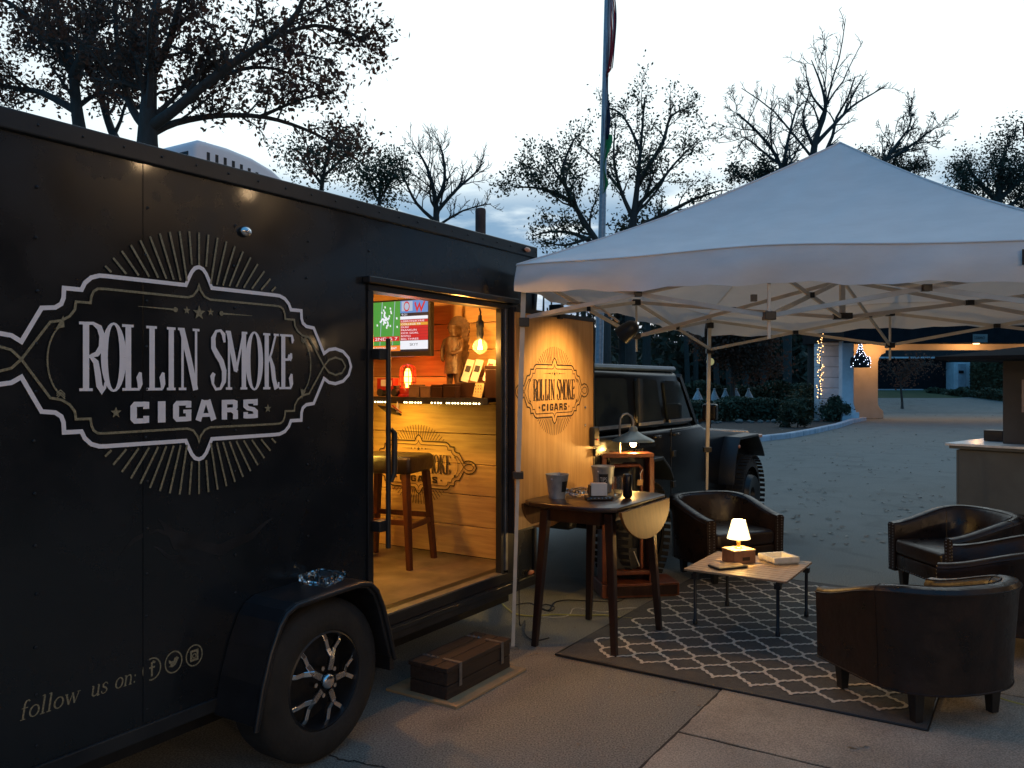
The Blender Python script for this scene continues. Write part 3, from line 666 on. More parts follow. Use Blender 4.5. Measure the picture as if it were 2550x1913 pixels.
for k in range(3): 
    a = .10+.19*k; x = TU-.0025; yy = lambda q: 4.135-.612*q
    MB().add([(x,yy(a),1.915),(x,yy(a+.008),1.915),(x,yy(a+.045),2.222),(x,yy(a+.037),2.222)], [(0,1,2,3)]).build('screen_yard_line', gm['grey'], tv, fix=False)
pl = MB()
for k in range(44):
    a = rnd.gauss(.37,.045); z = rnd.gauss(2.11,.035)
    if k > 32: a = rnd.uniform(.05,.57); z = rnd.uniform(1.95,2.2)
    pl.add([(TU-.0032,4.135-.612*a+dx*.006,z+dz*.007) for dx,dz in ((-1,-1),(1,-1),(1.3,1),(-.6,1))], [(0,1,2,3)])
tag(pl.build('screen_players', gm['white'], tv, fix=False), kind='stuff')
tvq('screen_banner', .15, .59, 1.945, 1.978, gm['red'], 3)
ft = lambda k: (lambda x, z: (TU-.001-.0006*k, 4.135-.612*x, z))
text_mesh('screen_text', '2ND & 7', gm['white'], tv, .22, .56, 1.951, 1.972, 0, frame=ft(4))
tvq('screen_strip', 0, .60, 1.875, 1.914, gm['orange'], 2)
text_mesh('screen_text', 'NO ANNOUNCEMENT', gm['white'], tv, .10, .55, 1.886, 1.903, 0, fat=.02, frame=ft(3))
tvq('screen_panel', .60, 1, 2.137, 2.222, gm['blue'], 1); tvq('screen_panel', .62, .78, 2.150, 2.218, gm['grey'], 2)
g = MB(); strip(g, [(.695+.038*math.cos(2*math.pi*k/20), 2.182+.030*math.sin(2*math.pi*k/20)) for k in range(20)], .010, ft(3), True); g.build('screen_team_ring', gm['red'], tv, fix=False)
g = MB(); strip(g, [(.815,2.208),(.845,2.152),(.88,2.195),(.905,2.152),(.955,2.212)], .020, lambda x, z: (TU-.0028, 4.135-.612*x, z)); g.build('screen_team_letter', gm['red'], tv, fix=False)
text_mesh('screen_text', '9:21', gm['white'], tv, .62, .70, 2.119, 2.133, 0, frame=ft(3))
tvq('screen_panel', .60, 1, 2.092, 2.114, gm['white'], 2)
for k, (mm, tx) in enumerate((('red','LEBRON/KYRIE'),('amber','COLLEGE FB'),('red','DUKE'),('red','FRANKLIN'),('red','KICK GOAL'),('red','BOWLS'),('red','BIG THREE'))):
    z1 = 2.090-k*.0205; tvq('screen_panel', .60, 1, z1-.0195, z1, gm[mm], 2)
    text_mesh('screen_text', tx, gm['white'], tv, .615, .615+.028*len(tx), z1-.0165, z1-.004, 0, frame=ft(4))
tvq('screen_panel', .60, 1, 1.885, 1.945, gm['white'], 2)
text_mesh('screen_text', 'SKYY', gm['dark'], tv, .74, .86, 1.908, 1.927, 0, frame=ft(4))
light('screen_light', 'AREA', (TU-.02, 3.8, 2.03), .8, (.75,.9,1), tv, sx=.3, sy=.5, to=(TU-1, 3.8, 1.9))
# red cage lamp
cl_ = thing('cage_lamp', 'glowing red wire cage lamp on the shelf under the television', 'lamp', (4.40,3.71,1.556), 'T')
cx_, cy_ = 4.45, 3.71
MB().lathe([(0,0),(.066,0),(.066,.012),(.056,.02),(.056,.058),(.05,.064),(0,.064)], (cx_,cy_,1.556), 24).build('lamp_base', M['redp'], cl_, smooth=True)
for k in range(4):
    a = math.pi*k/4; pts = []
    for t in range(13):
        b = math.pi*t/12; r_ = .056*min(1, 1.0); h = 1.62+.12*math.sin(b)**.6+0 if 0 < t < 12 else 1.62
        pts.append((cx_+r_*math.cos(b)*math.cos(a), cy_+r_*math.cos(b)*math.sin(a), 1.62+(.115+.045*math.sin(b) if 0<t<12 else 0)))
    MB().tube(pts, .0028, 6).build('cage_wire', M['redp'], cl_, smooth=True)
for z in (1.655, 1.695, 1.735): MB().tube([(cx_+.056*math.cos(2*math.pi*t/20), cy_+.056*math.sin(2*math.pi*t/20), z) for t in range(21)], .0025, 6).build('cage_ring', M['redp'], cl_, smooth=True)
MB().lathe([(0,0),(.014,0),(.016,.02),(.023,.04),(.025,.07),(.02,.11),(.01,.13),(0,.135)], (cx_,cy_,1.62), 14).build('lamp_bulb', glow_mat('orange_bulb_glow', (1,.40,.06), 14), cl_, smooth=True)
light('cage_light', 'POINT', (cx_-.0,cy_,1.70), 8, (1,.09,.015), cl_, size=.045)
# edison bulb hanging
eb = thing('hanging_bulb', 'round clear filament bulb hanging from a twisted cord by the doorway', 'lamp', (4.32,3.02,1.83), 'T')
hx, hy_ = 4.30, 2.995
MB().tube([(hx+.004*math.sin(t*1.9), hy_+.004*math.cos(t*1.9), 2.0+t*.02) for t in range(23)], .006, 6).build('cord', M['plastic'], eb, smooth=True)
MB().lathe([(0,.15),(.012,.15),(.014,.12),(.024,.11),(.026,.08),(.022,.07),(.024,.03),(.018,.0),(0,0)], (hx,hy_,1.93), 16).build('socket', M['plastic'], eb, smooth=True)
MB().ball((hx,hy_,1.882), .047, n=24, m=14).build('globe', mat('thin_bulb_glass', (.9,.85,.75), .05, alpha=.05, spec=.9), eb, smooth='all')
fl = MB()
for k in range(5):
    a = 2*math.pi*k/5; fl.tube([(hx+.004*math.cos(a),hy_+.004*math.sin(a),1.925),(hx+.013*math.cos(a),hy_+.013*math.sin(a),1.865),(hx+.013*math.cos(a+.9),hy_+.013*math.sin(a+.9),1.865)], .003, 5)
fl.build('filament', glow_mat('filament_glow', (1,.50,.10), 35), eb)
light('bulb_light', 'POINT', (hx-.02,hy_,1.882), 26.0, (1,.46,.09), eb, size=.03)
# ceiling light inside (its glow fills the cabin)
cb_ = thing('ceiling_light', 'small warm light under the cabin ceiling behind the door header', 'lamp', (3.5,3.7,2.43), 'T')
MB().lathe([(0,-.02),(.06,-.02),(.075,0)], (3.5,3.7,2.438), 20).build('lens', glow_mat('warm_lens', (1,.55,.18), 6), cb_)
light('cabin_light', 'POINT', (3.5,3.7,2.38), 62, (1,.45,.10), cb_, size=.07)
# carved figure
st = thing('carved_statue', 'brown carved statue of a standing man in a long feather headdress', 'statue', (4.50,3.335,1.556), 'T')
def skin(name, nodes, edges, m, parent, sub=2):
    b = base[parent.name]; me = bpy.data.meshes.new(name); me.from_pydata([Vector(p[:3])-b for p in nodes], edges, [])
    o = bpy.data.objects.new(name, me); col.objects.link(o); o.parent = parent
    md = o.modifiers.new('k', 'SKIN'); sv = me.skin_vertices[0].data
    for i, p in enumerate(nodes): sv[i].radius = (p[3], p[4] if len(p) > 4 else p[3])
    sv[0].use_root = True
    md2 = o.modifiers.new('s', 'SUBSURF'); md2.levels = md2.render_levels = sub
    dg = bpy.context.evaluated_depsgraph_get(); dm = bpy.data.meshes.new_from_object(o.evaluated_get(dg)); o.modifiers.clear(); o.data = dm
    dm.materials.clear(); dm.materials.append(m)
    dm.polygons.foreach_set('use_smooth', [True]*len(dm.polygons))
    return o
sx, sy = 4.49, 3.345
MB().box(sx-.05,sx+.05,sy-.075,sy+.075,1.5565,1.60).build('plinth', M['bronze'], st, bevel=.006)
nodes = [(sx,sy,1.80,.045,.052),(sx,sy,1.86,.045,.055),(sx,sy,1.925,.045,.066),(sx,sy,1.965,.022),(sx-.008,sy,1.995,.026,.028),(sx-.010,sy,2.025,.028,.028),
         (sx,sy+.03,1.72,.030),(sx,sy+.033,1.66,.022),(sx-.004,sy+.034,1.605,.020),(sx-.03,sy+.036,1.600,.016),
         (sx,sy-.03,1.72,.030),(sx,sy-.034,1.66,.022),(sx-.004,sy-.036,1.605,.020),(sx-.03,sy-.038,1.600,.016),
         (sx,sy+.070,1.935,.022),(sx-.01,sy+.085,1.875,.018),(sx-.03,sy+.070,1.815,.014),(sx-.045,sy+.055,1.80,.014),
         (sx,sy-.070,1.935,.022),(sx-.02,sy-.080,1.875,.018),(sx-.05,sy-.045,1.85,.014),(sx-.058,sy-.015,1.85,.014)]
edges = [(0,1),(1,2),(2,3),(3,4),(4,5),(0,6),(6,7),(7,8),(8,9),(0,10),(10,11),(11,12),(12,13),(2,14),(14,15),(15,16),(16,17),(2,18),(18,19),(19,20),(20,21)]
skin('carved_body', nodes, edges, M['bronze'], st)
MB().ball((sx-.010,sy,2.012), .031,.030,.038, 12, 8).build('carved_head', M['bronze'], st, smooth=True)
MB().lathe([(.066,0),(.062,.05),(.054,.12),(.056,.20),(.048,.245),(.02,.255)], (sx,sy,1.715), 18).build('carved_robe', M['bronze'], st, smooth=True)
hd = MB()
for k in range(15):      # feather fan behind the head and down the back
    a = R(-35+k*14.5); c = Vector((sx+.02, sy-.005, 2.01)); d = Vector((.25, -math.cos(a)*.8, math.sin(a)))
    hd.obox(c+d.normalized()*.055, (1,0,0), d.cross(Vector((1,0,0))), d, .003, .010, .045)
for k in range(9):
    z = 2.06-k*.048; hd.obox((sx+.035, sy-.072+.001*k, z-.02), (1,0,0), (0,1,.35), (0,-.35,1), .005, .030, .024)
hd.lathe([(0,0),(.060,0),(.060,.012),(0,.012)], (sx+.028, sy-.012, 2.02), 16, 'x')
hd.build('feather_headdress', M['bronze'], st)
MB().lathe([(.030,0),(.032,.012),(.029,.014)], (sx-.008,sy,2.03), 14).build('head_band', M['bronze'], st)
for dy in (-.010,.010): MB().ball((sx-.036,sy+dy,2.012), .004, n=6, m=4).build('eye', M['ink'], st)
MB().ball((sx-.040,sy,2.003), .006,.005,.010, 6, 4).build('nose', M['bronze'], st)
# pamphlet cards in a rack
for k, (y, hgt, pic) in enumerate(((3.235,.155,'dark'),(3.16,.150,'dark'),(3.06,.15,'red'),(2.985,.155,'dark'))):
    cd = thing('display_card', ['leftmost pale card with small dark picture leaning on shelf', 'second pale card from the statue with small dark picture', 'card with red and black picture leaning on shelf', 'card half hidden by the door frame on the shelf'][k], 'card', (4.47,y,1.66), 'T', group='cards standing on the bar shelf')
    up = Vector((.28,-.18,1)).normalized(); ax = Vector((0,1,.18)).normalized(); c = Vector((4.50,y,1.735)); nn = ax.cross(up)
    MB().obox(c, ax, nn, up, .030, .0012, hgt/2).build('card', M['paper'], cd)
    MB().obox(c+up*.012-Vector((.0035,0,0)), ax, nn, up, .020, .0008, .035 if pic == 'red' else .022).build('card_picture', mat('card_print_'+str(k), (.3,.02,.02) if pic == 'red' else (.03,.025,.03), .6, c2=(.03,.03,.04), scale=60), cd)
# boxes on the shelf
bx = [(3.55,3.64,.085,'plain brown cigar box at the left of the boxes on shelf',M['cardb']),(3.455,3.54,.075,'brown cigar box second from the lamp on shelf',M['cardb']),
      (3.355,3.445,.085,'dark cigar box below the statue on shelf',M['dwood']),(3.25,3.345,.09,'dark glossy box right of the statue on shelf',M['dwood'])]
for k, (a, b, h, lb, m_) in enumerate(bx):
    t_ = thing('cigar_box', lb, 'box', (4.40,(a+b)/2,1.556), 'T', group='boxes on the bar shelf')
    box('box_body', m_, t_, 4.375, 4.44, a, b, 1.5562, 1.556+h*.8, bevel=.002); box('box_lid', m_, t_, 4.373, 4.442, a-.001, b+.001, 1.5565+h*.8, 1.556+h, bevel=.002)
t_ = thing('card_rack', 'low dark rack on the shelf holding the leaning cards', 'rack', (4.5,3.15,1.556), 'T')
box('rack_body', M['dwood'], t_, 4.455, 4.56, 2.97, 3.30, 1.5562, 1.655, bevel=.003); box('rack_front', M['dwood'], t_, 4.448, 4.454, 2.97, 3.30, 1.5562, 1.64)
t_ = thing('tin_of_cigars', 'pale punched panel leaning in front of the card rack', 'tray', (4.39,3.08,1.556), 'T')
MB().obox((4.40,3.075,1.605), (0,1,.12), (1,0,0), (.15,-.15,1), .035, .004, .047).build('panel_board', mat('straw_board', (.45,.36,.18), .6, c2=(.35,.28,.14), scale=30), t_, bevel=.001)
hl = MB()
for i in range(3):
    for j in range(4): hl.ball((4.394,3.055+i*.02,1.575+j*.02), .004, n=6, m=4)
hl.build('panel_holes', M['ink'], t_)
t_ = thing('humidor_case', 'tall dark case on the shelf against the door frame', 'box', (4.40,2.96,1.556), 'T')
box('case_body', M['dwood'], t_, 4.37, 4.50, 2.905, 3.005, 1.5562, 1.74, bevel=.003); box('case_lid', M['dwood'], t_, 4.367, 4.503, 2.902, 3.008, 1.7405, 1.765, bevel=.003)
t_ = thing('toy_truck', 'small red and black model truck at the left end of the shelf', 'model', (4.42,3.86,1.556), 'T')
box('truck_cab', M['redp'], t_, 4.40, 4.46, 3.80, 3.95, 1.60, 1.685, bevel=.004); box('truck_window', M['paper'], t_, 4.396, 4.399, 3.86, 3.91, 1.63, 1.675); box('truck_window', M['paper'], t_, 4.396, 4.399, 3.81, 3.84, 1.63, 1.67)
box('truck_bonnet', M['plastic'], t_, 4.40, 4.46, 3.775, 3.799, 1.59, 1.635, bevel=.004)
for y in (3.79, 3.92): MB().tube([(4.395,y,1.585),(4.465,y,1.585)], .027, 14).build('truck_wheel', M['tire'], t_)
t_ = thing('tablet_holder', 'small tablet on a tilted bracket hanging under the shelf', 'tablet', (4.33,3.72,1.51), 'T')
MB().obox((4.33,3.77,1.465), (0,1,.15), (.5,0,.9), (.9,0,-.5), .07, .006, .05).build('tablet', M['plastic'], t_, bevel=.003)
MB().bar((4.36,3.72,1.525),(4.33,3.70,1.45),.014,.02).build('bracket_arm', M['steel'], t_); MB().tube([(4.31,3.73,1.50),(4.30,3.64,1.452)], .005, 6).build('stylus', M['redp'], t_)
# bar stool in the doorway
sl = thing('bar_stool', 'tall wooden bar stool with dark leather seat just inside the doorway', 'stool', (4.17,3.7,DZ0), 'T')
A, B_, C_, D_ = (4.12,3.42), (4.50,3.52), (4.42,3.98), (4.02,3.90)
cxs = sum(p[0] for p in (A,B_,C_,D_))/4; cys = sum(p[1] for p in (A,B_,C_,D_))/4
tops = []
for p in (A,B_,C_,D_):
    q = (cxs+(p[0]-cxs)*.80, cys+(p[1]-cys)*.80); tops.append(q)
    MB().taper((p[0],p[1],DZ0), (q[0],q[1],1.08), .034, .046).build('leg', M['rwood'], sl, bevel=.004)
ring = [Vector((cxs+(p[0]-cxs)*.92, cys+(p[1]-cys)*.92, .72)) for p in (A,B_,C_,D_)]
for k in range(4): 
    dz = Vector((0,0,.03*(k%2))); MB().bar(ring[k]+dz, ring[(k+1)%4]+dz, .022, .034).build('stretcher', M['rwood'], sl)
se = MB(); hw = 1.26
poly = [(cxs+(p[0]-cxs)*hw, cys+(p[1]-cys)*hw) for p in tops]
se.prism(poly, 1.06, 1.175); so = se.build('seat', M['leather'], sl, bevel=.03, seg=4, smooth=True)
# ------------------------------------------------------------------ clip spotlight above the door leaf
sp = thing('clamp_spotlight', 'black spotlight on a bent arm clamped above the open trailer door', 'spotlight', (4.9,2.83,2.14), 'T')
hp = Vector((4.86, 2.235, 1.985))
box('clamp', M['plastic'], sp, 4.93, 4.98, 2.77, 2.86, 2.09, 2.19, bevel=.006)
armp = [(4.955,2.80,2.17),(4.95,2.74,2.195),(4.93,2.60,2.19),(4.90,2.44,2.14),(4.87,2.30,2.045)]
MB().tube(armp, .008, 8).build('arm', M['tleg'], sp, smooth=True)
tgt = Vector((4.90, 2.80, 1.60)); dr = (tgt-hp).normalized()
ah = MB(); ah.lathe([(0,-.075),(.028,-.072),(.046,-.05),(.056,-.01),(.062,.05),(.058,.05),(.05,0),(.03,-.04),(0,-.05)], (0,0,0), 24)
rot = dr.to_track_quat('Z','Y').to_matrix(); ah.v = [tuple(hp+rot@Vector(v)) for v in ah.v]; ah.build('spot_head', M['satin'], sp, smooth=True)
light('spot_light', 'SPOT', hp+dr*.02, 62, (1,.62,.22), sp, size=.03, spot_size=R(96), spot_blend=1.0, to=tgt)
# ------------------------------------------------------------------ glass ashtray on the fender
def glass_tray(t_, c, w, h, ax=(1,0), m=None, part='tray_bowl'):
    mb = MB(); ax = Vector((ax[0],ax[1],0)).normalized(); ay = Vector((-ax.y,ax.x,0)); n = 7; rim = []
    for (i0,j0),(i1,j1) in (((-1,-1),(1,-1)),((1,-1),(1,1)),((1,1),(-1,1)),((-1,1),(-1,-1))):
        for k in range(n):
            t = k/n; r_ = 1 if k % 2 == 0 else .955; rim.append(((i0+(i1-i0)*t)*r_, (j0+(j1-j0)*t)*r_))
    def ring(s, z): return [Vector(c)+ax*(x*w/2*s)+ay*(y*w/2*s)+Vector((0,0,z)) for x, y in rim]
    rs = [ring(.92,0), ring(1,.25*h), ring(1.0,h), ring(.80,h*.97), ring(.62,h*.35), ring(.05,h*.3)]; m_ = len(rim)
    vs = [p for r_ in rs for p in r_]
    mb.add(vs, [(i*m_+k, i*m_+(k+1)%m_, (i+1)*m_+(k+1)%m_, (i+1)*m_+k) for i in range(5) for k in range(m_)]+[tuple(range(m_))[::-1], tuple(5*m_+k for k in range(m_))])
    return mb.build(part, m or M['glass'], t_)
t_ = thing('glass_ashtray', 'square cut glass ashtray resting on the black trailer fender', 'ashtray', (2.68,2.745,.7525), 'T')
glass_tray(t_, (2.69,2.742,.7535), .145, .042, (1,.15))
# ------------------------------------------------------------------ wooden step and board
t_ = thing('plywood_board', 'thin pale plywood board lying under the wooden step box', 'board', (3.7,2.75,0), 'T')
box('board_sheet', mat('pale_plywood', (.36,.26,.14), .8, c2=(.28,.20,.11), scale=6, bump=.2), t_, 3.38, 4.05, 2.50, 2.97, .002, .014)
t_ = thing('step_box', 'old brown wooden step box with metal strap hinges below the trailer doorway', 'step', (3.72,2.73,.014), 'T')
ow = mat('aged_brown_boards', (.020,.013,.010), .75, c2=(.036,.023,.017), scale=4, stretch=(1,9,9), bump=.3, bscale=18)
for (a, b) in ((2.585,2.668),(2.674,2.755),(2.761,2.845)): box('plank', ow, t_, 3.415, 4.025, a, b, .155, .178, bevel=.003)
for z0, z1 in ((.0145,.082),(.086,.152)): box('plank', ow, t_, 3.42, 4.02, 2.59, 2.612, z0, z1, bevel=.003); box('plank', ow, t_, 3.42, 3.442, 2.613, 2.835, z0, z1, bevel=.003); box('plank', ow, t_, 3.998, 4.02, 2.613, 2.835, z0, z1, bevel=.003)
box('plank', ow, t_, 3.443, 3.997, 2.815, 2.835, .0145, .152)
for u in (3.53, 3.93):
    s = MB().box(u-.012,u+.012,2.583,2.70,.1785,.182).box(u-.012,u+.012,2.582,2.5845,.06,.182); s.build('hinge_strap', M['steel'], t_)
    s = MB().box(u-.010,u+.010,2.73,2.835,.1785,.182); s.build('hinge_strap', M['steel'], t_)
    for k in range(3): MB().ball((u,2.745+k*.035,.184), .006, n=8, m=4).build('hinge_screw', M['chrome'], t_)
# ------------------------------------------------------------------ drop leaf table
tb = thing('drop_leaf_table', 'tall dark wooden drop leaf table beside the trailer door', 'table', (4.82,2.42,0), 'T')
for (u, y) in ((4.455,2.685),(4.52,2.165),(5.14,2.66),(5.15,2.14)):
    q = (4.82+(u-4.82)*.86, 2.42+(y-2.42)*.80)
    MB().taper((u,y,.007 if y < 2.3 or u > 5 else .002), (q[0],q[1],.86), .036, .056).build('leg', M['dwood'], tb, bevel=.004)
for (a, b) in (((4.50,2.26),(5.12,2.26)),((4.50,2.61),(5.12,2.61)),((4.51,2.25),(4.51,2.62)),((5.11,2.25),(5.11,2.62))):
    MB().bar((*a,.835),(*b,.835),.022,.09).build('apron', M['dwood'], tb)
MB().prism([(4.47,2.12),(5.20,2.12),(5.25,2.19),(5.25,2.70),(5.20,2.77),(4.48,2.77),(4.41,2.70),(4.40,2.26)], .882, .91).build('tabletop', M['dwood'], tb, bevel=.006, smooth=True)
for y, s_ in ((2.105,-1),(2.785,1)):
    hs = [(4.47+.75*(.5-.5*math.cos(math.pi*k/20)), .886-.205*math.sin(math.pi*k/20)**1.05) for k in range(21)]
    lf = MB(); n_ = len(hs); lf.uprism(hs, y-.009, y+.009); 
    lf.v = [(x, yy+s_*(.886-z)*.12, z) for x, yy, z in lf.v]
    lf.build('drop_leaf', mat('leaf_wood_lamp_glow', (.15,.066,.020), .55, c2=(.10,.042,.013), scale=5, stretch=(6,6,1), spec=.22), tb, bevel=.003)  # dark leaf coloured golden to carry the lamp's glow
# items on the table: cups, can, napkins
def bucket(lb, cu, cy, rb, rt, h, lab):
    t_ = thing('metal_bucket', lb, 'bucket', (cu,cy,.911), 'T', group='small buckets on the tall table')
    MB().lathe([(0,.004),(rb*.96,.004),(rb,0),(rb*1.01,.008),(rt*.985,h-.008),(rt*1.02,h-.004),(rt*1.02,h),(rt*.97,h),(rb*.95,.012),(0,.012)], (cu,cy,.9105), 28).build('bucket_shell', M['galv'], t_, smooth=True)
    for s_ in (-1,1): MB().ball((cu+s_*(rt*.93),cy,.911+h*.8), .008, n=8, m=5).build('handle_lug', M['galv'], t_)
    a0 = lab; mb = MB(); n_ = 8; z0, z1 = .911+h*.28, .911+h*.72
    for k in range(n_+1):
        a = a0-.42+.84*k/n_
        for z in (z0, z1): r_ = rb+(rt-rb)*(z-.911)/h+.0015; mb.v.append((cu+r_*math.cos(a), cy+r_*math.sin(a), z))
    mb.f = [(2*k,2*k+2,2*k+3,2*k+1) for k in range(n_)]; mb.build('label_plate', M['plastic'], t_, fix=False)
    return t_, (lambda x, z: (cu+(rb+(rt-rb)*(z-.911)/h+.0025)*math.cos(a0+x), cy+(rb+(rt-rb)*(z-.911)/h+.0025)*math.sin(a0+x), z))
camdir = lambda u, y: math.atan2(-y, -u)
b1, fr1 = bucket('grey metal bucket nearest the trailer on the tall table', 4.66, 2.64, .052, .075, .155, camdir(4.66,2.64)+.9)
b2, fr2 = bucket('grey metal bucket with black chalk label standing behind the napkin holder', 5.10, 2.53, .056, .080, .175, camdir(5.1,2.53)+.05)
text_mesh('label_lettering', 'TIPS', M['paper'], b2, -.33, .33, .985, 1.015, 0, frame=fr2)
MB().tube([(4.64,2.64,1.02),(4.66,2.62,1.075)], .008, 6).build('spoon', M['galv'], b1)
t_ = thing('drink_can', 'slim black drink can on the tall table', 'can', (4.90,2.26,.911), 'T')
MB().lathe([(0,.002),(.022,.002),(.026,.006),(.031,.016),(.031,.135),(.026,.150),(.025,.154),(.0,.150)], (4.90,2.255,.9105), 24).build('can_body', mat('black_can', (.012,.012,.015), .25, .5), t_, smooth=True)
MB().lathe([(0,.0),(.024,.0),(.026,.003)], (4.90,2.255,1.062), 24).build('can_lid', M['steel'], t_)
t_ = thing('beer_glass', 'clear drinking glass standing beside the black can', 'glass', (4.99,2.36,.911), 'T')
MB().lathe([(0,0),(.028,0),(.036,.12),(.034,.12),(.026,.008),(0,.008)], (5.0,2.37,.9105), 20).build('glass_wall', M['glass'], t_, smooth=True)
t_ = thing('napkin_holder', 'small white napkin holder on a dark glass tray', 'napkin holder', (4.74,2.38,.911), 'T')
axn = Vector((.62,-.79,0)).normalized()
MB().obox((4.745,2.385,.922), axn, (-axn.y,axn.x,0), (0,0,1), .085, .06, .010).build('tray', M['plastic'], t_, bevel=.004)
MB().obox((4.745,2.385,.975), axn, (-axn.y,axn.x,0), (0,0,1), .052, .025, .040).build('napkin_stack', M['paper'], t_, bevel=.004)
MB().obox(Vector((4.745,2.385,.968))-axn*.058, axn, (-axn.y,axn.x,0), (0,0,1), .004, .030, .034).build('holder_side', M['plastic'], t_)
for k in range(6): MB().ball(Vector((4.745,2.385,.925))+Vector((-axn.y,axn.x,0))*-.062+axn*(-.06+.024*k), .005, n=8, m=5).build('tray_bead', M['chrome'], t_)
t_ = thing('clear_ashtray', 'clear glass ashtray behind the napkin holder on the tall table', 'ashtray', (4.90,2.60,.911), 'T')
glass_tray(t_, (4.87,2.575,.9115), .15, .040, (.8,-.3))
# ------------------------------------------------------------------ lamp stand (wood frame, pipe, enamel shade)
ls = thing('pipe_lamp_stand', 'varnished wooden frame stand with gooseneck pipe lamp under a steel shade', 'lamp', (1.0,6.5,0), 'L', rot=R(8))
def lb(name, m, x0,x1,y0,y1,z0,z1,p=ls,bv=.004): return MB().box(x0,x1,y0,y1,z0,z1).build(name, m, p, bevel=bv)
X0, X1 = -.325, .085
lb('base_plank', M['owood'], -.34,.27,-.16,.14,.012,.115); lb('base_runner', M['dwood'], -.30,.25,-.17,-.161,.03,.10,bv=0)
for a, b in ((X0,X0+.035),(X1-.035,X1)): lb('frame_post', M['owood'], a,b,-.10,.06,.1155,1.075)
lb('frame_top', M['owood'], X0-.003,X1+.003,-.103,.063,1.0755,1.108)
lb('frame_shelf', M['owood'], X0+.0355,X1-.0355,-.10,.06,.17,.20); lb('back_board', M['plastic'], X0+.0355,X1-.0355,.03,.045,.2005,1.075,bv=0)
lb('side_board', M['owood'], X1+.001,X1+.018,-.06,.05,.1155,1.05)
MB().tube([(-.235,-.05,.21),(-.235,-.05,.99),(-.215,-.05,1.01),(-.02,-.05,1.01),(.0,-.05,.99),(.0,-.05,.21)], .014, 10).build('inner_pipe', M['owood'], ls, smooth=True)
MB().obox((.02-.04,-.08,.88),(1,0,0),(0,1,0),(.1,0,1),.022,.004,.022).build('paper_tag', mat('kraft_tag', (.40,.24,.10), .8), ls); MB().tube([(-.015,-.085,.90),(-.02,-.09,.95),(.005,-.07,.98)], .003, 5).build('tag_string', M['paper'], ls)
lb('glass_box', M['plastic'], -.20,-.03,-.03,.025,.2005,.36); MB().tube([(-.06,-.05,.34),(-.02,-.07,.23)], .004, 5).build('brass_rod', M['tleg'], ls)
MB().tube([(-.165,-.02,1.108),(-.165,-.02,1.30),(-.16,-.02,1.375),(-.135,-.02,1.405),(-.105,-.02,1.41),(-.075,-.03,1.39),(-.062,-.04,1.35),(-.062,-.04,1.27)], .009, 10).build('gooseneck_pipe', M['steel'], ls, smooth=True)
MB().lathe([(.015,.115),(.03,.105),(.035,.075),(.075,.05),(.135,.020),(.162,.004),(.166,-.004),(.158,.0),(.07,.045),(.02,.07)], (-.062,-.04,1.20), 32).build('lamp_shade', mat('green_grey_enamel', (.22,.27,.26), .3, .3, c2=(.30,.34,.33), scale=9), ls, smooth=True)
MB().lathe([(0,-.04),(.018,-.034),(.026,-.015),(.024,.01),(.012,.03),(.012,.06)], (-.062,-.04,1.19), 16).build('lamp_bulb', glow_mat('warm_bulb_glow', (1,.62,.22), 30), ls, smooth=True)
light('pipe_lamp_light', 'POINT', (-.062,-.06,1.135), 17, (1,.52,.13), ls, size=.03)
# ------------------------------------------------------------------ rug
rg = thing('patterned_rug', 'charcoal outdoor rug with cream trellis lattice pattern under the seating', 'rug', (5.7,1.45,0), 'T')
RU0, RU1, RY0, RY1 = 4.36, 7.05, .46, 2.48
nu, nv = 40, 30; mb = MB()
for i in range(nu+1):
    for j in range(nv+1):
        mb.v.append((RU0+(RU1-RU0)*i/nu, RY0+(RY1-RY0)*j/nv, .0160+.0032*math.sin(i*.55+j*.35)+(.004 if (i == 0 and j > 24) else 0)))
mb.f = [(i*(nv+1)+j, (i+1)*(nv+1)+j, (i+1)*(nv+1)+j+1, i*(nv+1)+j+1) for i in range(nu) for j in range(nv)]
mb.build('rug_cloth', M['rug'], rg, fix=False)
MB().tube([(RU0,RY0,.012),(RU0,RY1,.012),(RU1,RY1,.012),(RU1,RY0,.012),(RU0,RY0,.012)], .007, 6).build('rug_binding', M['plastic'], rg)
pt = MB(); cw, chh = .213, .275   # across (y), along (u)
seg = [(-1,0),(-1,.12),(-.93,.22),(-.84,.27),(-.80,.36),(-.70,.40),(-.62,.38),(-.56,.42),(-.50,.50),(-.44,.58),(-.38,.62),(-.30,.60),(-.20,.64),(-.16,.73),(-.07,.78),(0,.88),(0,1)]
k_ = [0]
ni = int((RU1-RU0-.20)/(chh/2)); nj = int((RY1-RY0-.20)/(cw/2))
done = set()
for i in range(1, ni):
    for j in range(1, nj):
        if (i+j) % 2: continue
        cu, cy = RU0+.10+i*chh/2, RY0+.12+j*cw/2
        for sx_, sy_ in ((1,1),(1,-1),(-1,1),(-1,-1)):
            e = ((i+ (sx_)/2.0), (j+sy_/2.0))
            if e in done: continue
            done.add(e); k_[0] = (k_[0]+1) % 7; zz_ = .0187+.0002*k_[0]
            # the rounded ends point across, the tips along the rug
            strip(pt, [(cu-sx_*chh/2*b_*-1, cy-sy_*cw/2*a_) for a_, b_ in seg], .019, lambda x, y: (x+.007*math.sin(y*4.3), y+.006*math.sin(x*3.3), zz_+.0032*math.sin((x-RU0)/(RU1-RU0)*nu*.55+(y-RY0)/(RY1-RY0)*nv*.35)))
tag(pt.build('trellis_pattern', M['rugw'], rg, fix=False), kind='stuff')
